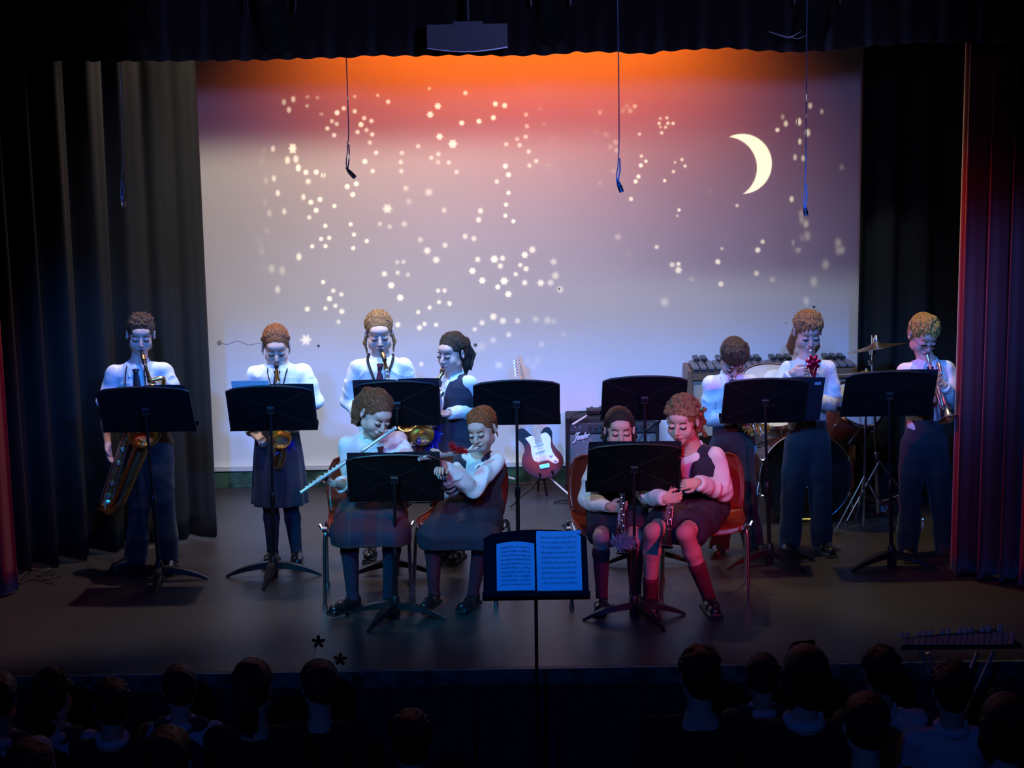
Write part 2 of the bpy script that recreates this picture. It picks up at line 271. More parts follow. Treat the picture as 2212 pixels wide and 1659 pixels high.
class MB:
    def __init__(s, off=(0, 0, 0)): s.v = []; s.f = []; s.off = np.asarray(off, float)
    def add(s, vs, fs):
        n = len(s.v); s.v += [np.asarray(v, float)-s.off for v in vs]; s.f += [[i+n for i in f] for f in fs]; return s
    def box(s, c, size, R=None, bev=0.0):
        hx, hy, hz = [a/2 for a in size]; b = min(bev, hx*.9, hy*.9, hz*.9)
        if b <= 0:
            vs = [V(x, y, z) for x in (-hx, hx) for y in (-hy, hy) for z in (-hz, hz)]
            fs = [[0, 1, 3, 2], [4, 6, 7, 5], [0, 4, 5, 1], [2, 3, 7, 6], [0, 2, 6, 4], [1, 5, 7, 3]]
        else:   # chamfered box
            vs = []; idx = {}
            for sx in (-1, 1):
                for sy in (-1, 1):
                    for sz in (-1, 1):
                        for a in range(3):
                            p = [sx*(hx-b), sy*(hy-b), sz*(hz-b)]; p[a] = (sx*hx, sy*hy, sz*hz)[a]
                            idx[(sx, sy, sz, a)] = len(vs); vs.append(V(*p))
            I = idx; fs = []
            for a in range(3):
                o1, o2 = [(1, 2), (0, 2), (0, 1)][a]
                for sg in (-1, 1):
                    q = []
                    for u, w_ in ((-1, -1), (1, -1), (1, 1), (-1, 1)):
                        k = [0, 0, 0]; k[a] = sg; k[o1] = u; k[o2] = w_; q.append(I[(*k, a)])
                    fs.append(q if (sg > 0) != (a == 1) else q[::-1])
            for a, b_ in ((0, 1), (0, 2), (1, 2)):
                c_ = 3-a-b_
                for sa in (-1, 1):
                    for sb in (-1, 1):
                        k1 = [0, 0, 0]; k1[a] = sa; k1[b_] = sb; k2 = list(k1); k1[c_] = -1; k2[c_] = 1
                        q = [I[(*k1, a)], I[(*k1, b_)], I[(*k2, b_)], I[(*k2, a)]]
                        flip = (sa*sb > 0); flip = flip if c_ != 1 else not flip
                        fs.append(q if flip else q[::-1])
            for k in [(x, y, z) for x in (-1, 1) for y in (-1, 1) for z in (-1, 1)]:
                q = [I[(*k, 0)], I[(*k, 1)], I[(*k, 2)]]; fs.append(q if k[0]*k[1]*k[2] > 0 else q[::-1])
        c = np.asarray(c, float)
        if R is not None: vs = [R @ v for v in vs]
        return s.add([c+v for v in vs], fs)
    def tube(s, pts, r, n=10, cap=True, flat=1.0, updir=None):
        pts = [np.asarray(p, float) for p in pts]; m = len(pts)
        rs = [r]*m if np.isscalar(r) else list(r)
        vs = []; fs = []; prev = None
        for i, p in enumerate(pts):
            t = nrm(pts[min(i+1, m-1)]-pts[max(i-1, 0)])
            if prev is None:
                a = V(0, 0, 1) if updir is None else np.asarray(updir, float)
                if abs(t @ nrm(a)) > .95: a = V(1, 0, 0)
                u = nrm(a-t*(a @ t))
            else: u = nrm(prev-t*(prev @ t))
            prev = u; w_ = np.cross(t, u)
            for k in range(n):
                th = 2*PI*k/n; vs.append(p+rs[i]*(math.cos(th)*u*flat+math.sin(th)*w_))
        for i in range(m-1):
            for k in range(n): fs.append([i*n+k, i*n+(k+1) % n, (i+1)*n+(k+1) % n, (i+1)*n+k])
        if cap: fs.append(list(range(n))[::-1]); fs.append([(m-1)*n+k for k in range(n)])
        return s.add(vs, fs)
    def lathe(s, prof, c, ax=(0, 0, 1), n=24, cap=False):
        ax = nrm(ax); a = V(0, 0, 1) if abs(ax[2]) < .9 else V(1, 0, 0); u = nrm(np.cross(a, ax)); w_ = np.cross(ax, u)
        vs = []; fs = []; m = len(prof); c = np.asarray(c, float)
        for r, z in prof:
            for k in range(n): th = 2*PI*k/n; vs.append(c+ax*z+r*(math.cos(th)*u+math.sin(th)*w_))
        for i in range(m-1):
            for k in range(n): fs.append([i*n+k, i*n+(k+1) % n, (i+1)*n+(k+1) % n, (i+1)*n+k])
        if cap: fs.append(list(range(n))[::-1]); fs.append([(m-1)*n+k for k in range(n)])
        return s.add(vs, fs)
    def prism(s, poly, t0, t1, O, X, Y, Z):          # poly in (X,Y), thickness along Z
        O, X, Y, Z = [np.asarray(a, float) for a in (O, X, Y, Z)]; n = len(poly)
        vs = [O+X*a+Y*b+Z*t0 for a, b in poly]+[O+X*a+Y*b+Z*t1 for a, b in poly]
        fs = [list(range(n))[::-1], [n+i for i in range(n)]]+[[i, (i+1) % n, n+(i+1) % n, n+i] for i in range(n)]
        return s.add(vs, fs)
    def grid(s, fn, nu, nv, th=0.0):
        vs = [fn(i/nu, j/nv) for j in range(nv+1) for i in range(nu+1)]
        fs = [[j*(nu+1)+i, j*(nu+1)+i+1, (j+1)*(nu+1)+i+1, (j+1)*(nu+1)+i] for j in range(nv) for i in range(nu)]
        if th:
            A = np.array(vs).reshape(nv+1, nu+1, 3); du = np.gradient(A, axis=1); dv = np.gradient(A, axis=0)
            nn = np.cross(du, dv); nn /= np.linalg.norm(nn, axis=2, keepdims=True)+1e-12
            B = (A-nn*th).reshape(-1, 3); n = len(vs)
            fs2 = [[n+i for i in f[::-1]] for f in fs]
            bd = [i for i in range(nu+1)]+[j*(nu+1)+nu for j in range(1, nv+1)]+[nv*(nu+1)+i for i in range(nu-1, -1, -1)]+[j*(nu+1) for j in range(nv-1, 0, -1)]
            fs3 = [[bd[(k+1) % len(bd)], bd[k], n+bd[k], n+bd[(k+1) % len(bd)]] for k in range(len(bd))]
            vs = list(vs)+list(B); fs = fs+fs2+fs3
        return s.add(vs, fs)
    def build(s, name, m, parent=None, smooth='auto'):
        return meshobj(name, s.v, s.f, m, parent, smooth)
def crom(pts, k=8):
    pts = [np.asarray(p, float) for p in pts]; out = []
    q = [2*pts[0]-pts[1]]+pts+[2*pts[-1]-pts[-2]]
    for i in range(1, len(q)-2):
        for j in range(k):
            t = j/k; a, b, c, d = q[i-1:i+3]
            out.append(.5*((2*b)+(c-a)*t+(2*a-5*b+4*c-d)*t*t+(-a+3*b-3*c+d)*t**3))
    out.append(pts[-1]); return out
def cint(vals, k=8):
    out = []
    for i in range(len(vals)-1):
        for j in range(k): t = j/k; out.append(vals[i]*(1-t)+vals[i+1]*t)
    return out+[vals[-1]]
def frame(zdir, ydir):      # columns x,y,z
    z = nrm(zdir); x = nrm(np.cross(ydir, z)); y = np.cross(z, x); return np.stack([x, y, z], 1)
def rotz(a): c, s = math.cos(a), math.sin(a); return np.array([[c, -s, 0], [s, c, 0], [0, 0, 1.]])
def rotx(a): c, s = math.cos(a), math.sin(a); return np.array([[1, 0, 0], [0, c, -s], [0, s, c]])
def roty(a): c, s = math.cos(a), math.sin(a); return np.array([[c, 0, s], [0, 1, 0], [-s, 0, c]])
# ------------------------------------------------------------------ smooth solids on a grid (bodies, clothes, hair)
QUAL = 1.0
class Solid:
    FAR = .07
    def __init__(s): s.ops = []
    def _o(s, kind, fn, lo, hi, k): s.ops.append((kind, fn, np.asarray(lo, float), np.asarray(hi, float), k)); return s
    def cone(s, a, b, ra, rb, k=.015, op='u'):
        a = np.asarray(a, float); b = np.asarray(b, float); ab = b-a; L2 = ab @ ab+1e-12; r = max(ra, rb)
        def fn(X, Y, Z):
            t = np.clip(((X-a[0])*ab[0]+(Y-a[1])*ab[1]+(Z-a[2])*ab[2])/L2, 0, 1)
            return np.sqrt((X-a[0]-t*ab[0])**2+(Y-a[1]-t*ab[1])**2+(Z-a[2]-t*ab[2])**2)-(ra+t*(rb-ra))
        return s._o(op, fn, np.minimum(a, b)-r, np.maximum(a, b)+r, k)
    def chain(s, pts, rs, k=.015, op='u'):
        for i in range(len(pts)-1): s.cone(pts[i], pts[i+1], rs[i], rs[i+1], k, op)
        return s
    def ell(s, c, r, R=None, k=.015, op='u'):
        c = np.asarray(c, float); r = np.asarray(r, float); R = np.eye(3) if R is None else R
        ext = np.sqrt(((R*r)**2).sum(1)); mr = r.min()
        def fn(X, Y, Z):
            q = [R[0, i]*(X-c[0])+R[1, i]*(Y-c[1])+R[2, i]*(Z-c[2]) for i in range(3)]
            k0 = np.sqrt((q[0]/r[0])**2+(q[1]/r[1])**2+(q[2]/r[2])**2); k1 = np.sqrt((q[0]/r[0]**2)**2+(q[1]/r[1]**2)**2+(q[2]/r[2]**2)**2)+1e-9
            return k0*(k0-1)/k1
        return s._o(op, fn, c-ext, c+ext, k)
    def box(s, c, h, R=None, rr=.005, k=.01, op='u'):
        c = np.asarray(c, float); h = np.asarray(h, float)-rr; R = np.eye(3) if R is None else R
        ext = (np.abs(R)*(h+rr)).sum(1)
        def fn(X, Y, Z):
            q = [np.abs(R[0, i]*(X-c[0])+R[1, i]*(Y-c[1])+R[2, i]*(Z-c[2]))-h[i] for i in range(3)]
            return np.sqrt(sum(np.maximum(a, 0)**2 for a in q))+np.minimum(np.maximum(np.maximum(q[0], q[1]), q[2]), 0)-rr
        return s._o(op, fn, c-ext, c+ext, k)
    def loft(s, O, R, zs, rx, ry, oy=None, k=.015, pleats=0, pa=0.0, op='u', wav=None):
        zs = np.asarray(zs, float); rx = np.asarray(rx, float); ry = np.asarray(ry, float); oy = np.zeros(len(zs)) if oy is None else np.asarray(oy, float)
        mr = max(rx.max(), (ry+np.abs(oy)).max())*(1+pa)
        E = [O+R @ V(sx*mr, sy*mr, z) for sx in (-1, 1) for sy in (-1, 1) for z in (zs[0], zs[-1])]
        def fn(X, Y, Z):
            x, y, z = [R[0, i]*(X-O[0])+R[1, i]*(Y-O[1])+R[2, i]*(Z-O[2]) for i in range(3)]
            a = np.interp(z, zs, rx); b = np.interp(z, zs, ry); y = y-np.interp(z, zs, oy)
            if pleats:
                t = np.clip((zs[-1]-z)/(zs[-1]-zs[0]), 0, 1); m = 1+pa*t*np.cos(pleats*np.arctan2(y/b, x/a)); a = a*m; b = b*m
            d = (np.sqrt((x/a)**2+(y/b)**2)-1)*np.minimum(a, b)
            return np.maximum(d, np.maximum(z-zs[-1], zs[0]-z))
        return s._o(op, fn, np.min(E, 0), np.max(E, 0), k)
    def half(s, p, n, k=.004):      # keep the side opposite to n
        p = np.asarray(p, float); n = nrm(n)
        return s._o('h', lambda X, Y, Z: (X-p[0])*n[0]+(Y-p[1])*n[1]+(Z-p[2])*n[2], p, p, k)
    def mesh(s, h=.005):
        h = h/QUAL
        us = [o for o in s.ops if o[0] == 'u']
        lo = np.min([o[2] for o in us], 0)-.02; hi = np.max([o[3] for o in us], 0)+.02
        n = np.ceil((hi-lo)/h).astype(int)+1; ax = [(lo[i]+h*np.arange(n[i])).astype(np.float32) for i in range(3)]
        D = np.full(n, s.FAR, np.float32)
        for kind, fn, a, b, k in s.ops:
            pad = k+3*h
            if kind == 'h': sl = tuple(slice(0, n[i]) for i in range(3))
            else:
                i0 = np.clip(((a-pad-lo)/h).astype(int), 0, n); i1 = np.clip(((b+pad-lo)/h).astype(int)+2, 0, n)
                if (i1 <= i0).any(): continue
                sl = tuple(slice(i0[i], i1[i]) for i in range(3))
            d = fn(ax[0][sl[0]][:, None, None], ax[1][sl[1]][None, :, None], ax[2][sl[2]][None, None, :]).astype(np.float32)
            C = D[sl]
            if kind == 'u':
                d = np.minimum(d, s.FAR); t = np.clip(.5+.5*(d-C)/k, 0, 1); D[sl] = d+(C-d)*t-k*t*(1-t)
            else:
                if kind == 's': d = -d
                t = np.clip(.5-.5*(d-C)/k, 0, 1); D[sl] = d+(C-d)*t+k*t*(1-t)
        return nets(D, lo, h)
    def build(s, name, m, parent, h=.005, off=None, disp=None):
        v, f = s.mesh(h)
        if disp is not None: v = wrinkle(v, f, *disp)
        if off is not None: v = v-off
        return meshobj(name, v, f, m, parent, True)
def nets(D, lo, h):
    S = D < 0
    c = np.zeros(tuple(np.array(D.shape)-1), np.uint8)
    for i in (0, 1):
        for j in (0, 1):
            for k in (0, 1): c += S[i:S.shape[0]-1+i, j:S.shape[1]-1+j, k:S.shape[2]-1+k]
    act = (c > 0) & (c < 8); I = np.argwhere(act); N = len(I)
    idx = np.full(act.shape, -1, np.int32); idx[act] = np.arange(N)
    cor = {}
    for i in (0, 1):
        for j in (0, 1):
            for k in (0, 1): cor[(i, j, k)] = D[I[:, 0]+i, I[:, 1]+j, I[:, 2]+k]
    acc = np.zeros((N, 3)); cnt = np.zeros(N)
    for a in range(3):
        for u in (0, 1):
            for w_ in (0, 1):
                p = [0, 0, 0]; o = [x for x in range(3) if x != a]; p[o[0]] = u; p[o[1]] = w_; q = list(p); q[a] = 1
                d0 = cor[tuple(p)]; d1 = cor[tuple(q)]; m = (d0 < 0) != (d1 < 0)
                t = np.where(m, d0/(d0-d1+1e-20), 0)
                for x in range(3): acc[:, x] += np.where(m, (t if x == a else p[x]), 0)
                cnt += m
    v = lo+h*(I+acc/cnt[:, None]); F_ = []
    for a in range(3):
        sl0 = [slice(None)]*3; sl1 = [slice(None)]*3; sl0[a] = slice(0, -1); sl1[a] = slice(1, None)
        A = S[tuple(sl0)]; B = S[tuple(sl1)]; E = np.argwhere(A != B)
        o = [(a+1) % 3, (a+2) % 3]
        ok = (E[:, o[0]] > 0) & (E[:, o[1]] > 0) & (E[:, o[0]] < D.shape[o[0]]-1) & (E[:, o[1]] < D.shape[o[1]]-1); E = E[ok]
        q = []
        for du, dw in ((-1, -1), (0, -1), (0, 0), (-1, 0)):
            e = E.copy(); e[:, o[0]] += du; e[:, o[1]] += dw; q.append(idx[e[:, 0], e[:, 1], e[:, 2]])
        Q = np.stack(q, 1); fl = ~A[E[:, 0], E[:, 1], E[:, 2]]; Q[fl] = Q[fl][:, ::-1]; F_.append(Q)
    return v, np.concatenate(F_)
def vnormals(v, f):
    a = v[f[:, 0]]; b = v[f[:, 1]]; c = v[f[:, 2]]; d = v[f[:, 3]]; n = np.cross(c-a, d-b); out = np.zeros_like(v)
    for i in range(4): np.add.at(out, f[:, i], n)
    return out/(np.linalg.norm(out, axis=1, keepdims=True)+1e-12)
def wfield(p, fr, seed=0):   # fr: one frequency or one per axis
    r = np.random.default_rng(seed); s = 0
    q = p*fr
    q = q+.6*np.sin(q[:, [1, 2, 0]]*1.1+seed)
    for i in range(6):
        d = nrm(r.normal(size=3)*V(1, 1, .7)); s = s+np.sin(q @ d*(1+.55*i)+r.uniform(0, 6.28))/(1+.45*i)
    return 1-np.abs(np.clip(s/2.2, -1, 1))*1.6        # creases
def wrinkle(v, f, amp, fr, seed=0):
    n = vnormals(v, f); return v+n*(amp*wfield(v, fr, seed))[:, None]

# ------------------------------------------------------------------ people
def add_hand(S, wr, d, n, side, curl=(.5, .7, .5), k=.8, spread=.15, thumb=.9):
    """wrist point, direction to the knuckles, palm normal, side = sign of the thumb along d x n."""
    d = nrm(d); n = nrm(np.asarray(n, float)-d*(np.asarray(n, float) @ d)); w_ = np.cross(d, n)*side
    wr = np.asarray(wr, float); R = np.stack([w_, n, d], 1)
    S.box(wr+d*.040*k, (.033*k, .012*k, .044*k), R, .010*k, k=.010)
    S.ell(wr+d*.028*k+w_*.018*k+n*.008*k, (.018*k, .013*k, .026*k), R, k=.012)
    for i, (off, ln, r) in enumerate(((.027, .066, .0080), (.009, .074, .0083), (-.009, .069, .0080), (-.026, .054, .0070))):
        b = wr+d*(.078-(.004 if i == 3 else 0))*k+w_*off*k; dd = nrm(d+w_*off*spread*12)
        ang = 0; p = b-d*.01*k; pts = [p, b]; rr = [r*1.05*k, r*1.05*k]
        for j, fr in enumerate((.45, .31, .24)):
            ang += curl[j]*(1+.08*i); q = nrm(dd*math.cos(ang)+n*math.sin(ang)); b = b+q*ln*fr*k; pts.append(b); rr.append(r*(.96-.08*j)*k)
        S.chain(pts, rr, k=.003)
    tb = wr+d*.016*k+w_*.026*k; t1 = tb+nrm(d*.75+w_*.65+n*.35*thumb)*.034*k; t2 = t1+nrm(d*.9+w_*.15+n*.55*thumb)*.026*k; t3 = t2+nrm(d+n*.6*thumb-w_*.1)*.020*k
    S.chain([tb, t1, t2, t3], [.0125*k, .0100*k, .0090*k, .0072*k], k=.006)

def head_pts(H, R, k):
    return lambda x, y, z: H+R @ (V(x, y, z)*k)
def add_head(S, H, R, k, ears=True, lean=1.0):
    h = head_pts(H, R, k)
    S.ell(h(0, .014, .034), V(.069, .086, .077)*k, R, k=.02)
    S.ell(h(0, -.026, -.030), V(.055, .056, .068)*k, R, k=.03)
    S.ell(h(0, -.052, -.084), V(.024, .022, .020)*k, R, k=.03)          # chin
    for sx in (-1, 1):
        S.ell(h(sx*.036, -.050, -.036), V(.024, .024, .026)*k, R, k=.02)  # cheek
        S.ell(h(sx*.045, -.012, -.062), V(.018, .030, .022)*k, R, k=.02)  # jaw
    S.ell(h(0, -.060, .036), V(.045, .025, .022)*k, R, k=.02)            # brow
    for sx in (-1, 1):
        S.ell(h(sx*.030, -.094, .000), V(.019, .014, .0125)*k, R, k=.012, op='s')
        S.ell(h(sx*.030, -.0735, -.001), V(.0145, .0125, .0115)*k, R, k=.004)
    S.chain([h(0, -.080, .004), h(0, -.093, -.018), h(0, -.101, -.030)], [.0075*k, .0085*k, .0095*k], k=.010)
    for sx in (-1, 1): S.ell(h(sx*.010, -.090, -.034), V(.0075, .0085, .0065)*k, R, k=.006)
    S.ell(h(0, -.082, -.057), V(.022, .012, .010)*k, R, k=.010)
    if ears:
        for sx in (-1, 1):
            S.ell(h(sx*.074, .010, -.006), V(.009, .017, .028)*k, R @ rotz(sx*.45), k=.006)
            S.ell(h(sx*.079, .006, -.003), V(.005, .010, .016)*k, R @ rotz(sx*.45), k=.004, op='s')

def add_hair(S, H, R, k, style, seed=3):
    r = np.random.default_rng(seed); h = head_pts(H, R, k)
    girl = style not in ('short', 'crop', 'bowl')
    S.ell(h(0, .018, .040), (V(.0745, .089, .078) if style in ('low', 'bun', 'pony', 'ponyR', 'braids') else V(.078, .092, .081))*k, R, k=.01)
    S.ell(h(0, .040, -.005), V(.070, .064, .062)*k, R, k=.02)
    if style in ('short', 'crop', 'bowl'):
        S.ell(h(0, .046, -.040), V(.052, .046, .040)*k, R, k=.02)
        cut = -.024 if style == 'bowl' else .0
        S.ell(h(0, -.105, -.020+cut*.0), V(.060, .075, .072 if style != 'bowl' else .050)*k, R, k=.008, op='s')
        for i in range(110 if style != 'crop' else 70):
            a = r.uniform(-2.2, 2.2); e = r.uniform(.15, 1.5) if style != 'crop' else r.uniform(.55, 1.5)
            n = V(math.sin(a)*math.cos(e), -math.cos(a)*math.cos(e), math.sin(e)); p = V(0, .016, .038)+n*V(.077, .091, .081)
            t = nrm(V(n[0]*.25+r.normal()*.16, -1.0, -.45-r.uniform(0, .4))); t = t-n*(t @ n)
            ln = .036 if style != 'crop' else .014
            S.chain([h(*p), h(*(p+t*ln*.5+n*.004)), h(*(p+t*ln-n*.002))], [.0065*k, .0055*k, .003*k], k=.004)
    else:
        S.ell(h(0, -.108, -.020), V(.061, .078, .096)*k, R, k=.012, op='s')
        S.ell(h(0, -.03, -.10), V(.09, .075, .055)*k, R, k=.010, op='s')
    if style in ('low', 'bun', 'pony', 'ponyR', 'braids'):      # strands combed back over the head
        end = dict(low=(0, .100, .0), bun=(0, .070, .085), pony=(0, .088, .045), ponyR=(0, .088, .045), curly=(0, .088, .04)).get(style)
        for i in range(230):
            a = r.uniform(-2.5, 2.5); e0 = float(np.interp(abs(a), [0, .5, .9, 1.3, 2.5], [.98, .90, .55, .0, -.45]))+r.uniform(-.02, .25)
            n0 = V(math.sin(a)*math.cos(e0), -math.cos(a)*math.cos(e0), math.sin(e0)); ee = V(*end) if end else V(math.copysign(.075, a if abs(a) > .04 else .1), .02, -.01)
            n1 = nrm((ee-V(0, .018, .038))/V(.078, .093, .082)); lift = r.uniform(.0005, .0035)
            q = [nrm(n0*(1-t)+n1*t) for t in (0, .25, .5, .75, 1)]; q = [h(*(V(0, .018, .039)+m*(V(.0742, .0890, .0775)+lift))) for m in q]
            S.chain(q, [.0026*k, .0042*k, .0045*k, .0045*k, .0040*k], k=.0035)
    if style == 'bun':
        S.ell(h(.0, .072, .082), V(.036, .034, .030)*k, R, k=.014)
        for i in range(14):
            a = r.uniform(0, 2*PI); S.chain([h(.030*math.cos(a), .07+.03*math.sin(a), .098), h(.044*math.cos(a+.7), .07+.04*math.sin(a+.7), .086)], [.008*k, .004*k], k=.006)
        for sx in (-1, 1):
            for j in range(3): S.chain([h(sx*.070, -.005+.012*j, -.01), h(sx*(.078+.004*j), .0+.01*j, -.06), h(sx*(.072), .002, -.115+.012*j)], [.007*k, .006*k, .003*k], k=.006)
    if style == 'low':
        S.ell(h(0, .10, -.012), V(.034, .030, .034)*k, R, k=.02)
        for sx in (-1, 1): S.chain([h(sx*.070, .002, .0), h(sx*.076, .008, -.035), h(sx*.072, .02, -.07)], [.006*k, .004*k, .002*k], k=.005)
    if style in ('pony', 'ponyR'):
        S.chain([h(0, .085, .045), h(0, .122, .03), h(0, .135, -.03), h(0, .120, -.10), h(0, .105, -.155)], [.026*k, .030*k, .033*k, .026*k, .010*k], k=.02)
        for i in range(12):
            x = r.uniform(-.024, .024); S.chain([h(x, .115, .03), h(x*1.5, .155+r.uniform(-.01, .01), -.05), h(x*1.4, .12, -.13-r.uniform(0, .04))], [.010*k, .009*k, .003*k], k=.008)
    if style == 'braids':
        for sx in (-1, 1):
            S.chain([h(sx*.066, .03, -.005), h(sx*.078, .022, -.05)], [.020*k, .016*k], k=.015)
            for i in range(9):
                z = -.048-.019*i; S.ell(h(sx*(.080+.005*(-1)**i), .012+.004*(-1)**i, z), V(.0135, .0125, .012)*k, R @ roty(.5*(-1)**i), k=.005)
        S.cone(h(0, -.06, .118), h(0, .06, .125), .004*k, .004*k, k=.006, op='s')
    if style == 'curly':
        for i in range(150):
            a = r.uniform(0, 2*PI); e = r.uniform(-.2, 1.5); n = V(math.sin(a)*math.cos(e), math.cos(a)*math.cos(e), math.sin(e))
            if n[1] < -.55 and n[2] < .62: continue
            p = V(0, .018, .038)+n*V(.078, .094, .082); S.ell(h(*p), V(.013, .010, .012)*k*r.uniform(.7, 1.2), R, k=.004)
        for i in range(70):
            t = r.uniform(0, 1); S.ell(h(r.normal()*.028+.012, .115+r.normal()*.018-.02*t, .03-.17*t), V(.017, .016, .018)*k*r.uniform(.6, 1.1), R, k=.006)
        S.chain([h(0, .085, .04), h(.01, .115, -.03), h(.012, .10, -.12)], [.034*k, .036*k, .018*k], k=.02)
        for i in range(12):    # plait across the brow
            a = -1.35+2.7*i/11; S.ell(h(.078*math.sin(a), -.066*math.cos(a)+.004, .062-.012*abs(a)), V(.014, .013, .013)*k, R, k=.004)
    if style == 'bob':
        for sx in (-1, 1):
            S.chain([h(sx*.066, .012, .02), h(sx*.074, .020, -.04), h(sx*.068, .022, -.085)], [.026*k, .026*k, .018*k], k=.02)
        S.ell(h(0, .050, -.050), V(.066, .046, .055)*k, R, k=.02)
        for i in range(26):
            x = r.uniform(-.055, .02); S.chain([h(x, -.04, .108), h(x*1.15, -.074, .080), h(x*1.2, -.083, .056+abs(x)*.15)], [.010*k, .009*k, .004*k], k=.006)

def face_parts(root, off, H, R, k, brow, eyesopen=.0):
    h = head_pts(H, R, k)
    for sx in (-1, 1):
        b = MB(off); a = [h(sx*x, y, z) for x, y, z in ((.0155, -.0825, -.0035), (.022, -.0870, -.0068), (.030, -.0880, -.0080), (.038, -.0850, -.0065), (.0455, -.0785, -.0020))]
        b.tube(crom(a, 3), [.0020*k]+[.0032*k]*11+[.0016*k], 6); b.build('eyelashes', M_LASH, root)
        b = MB(off); a = [h(sx*x, y, z) for x, y, z in ((.013, -.0845, .016), (.025, -.0835, .0215), (.037, -.0775, .0215), (.047, -.069, .015))]
        b.tube(crom(a, 3), cint([.0028*k, .0042*k, .0036*k, .0014*k], 3), 6, flat=.7); b.build('eyebrow', brow, root)
    S = Solid()
    for sx in (-1, 1): S.ell(h(sx*.007, -.0925, -.0545), V(.011, .0055, .0042)*k, R, k=.003)
    S.ell(h(0, -.0915, -.0625), V(.014, .0060, .0050)*k, R, k=.003)
    S.build('lips', M_LIP, root, .0022, off)

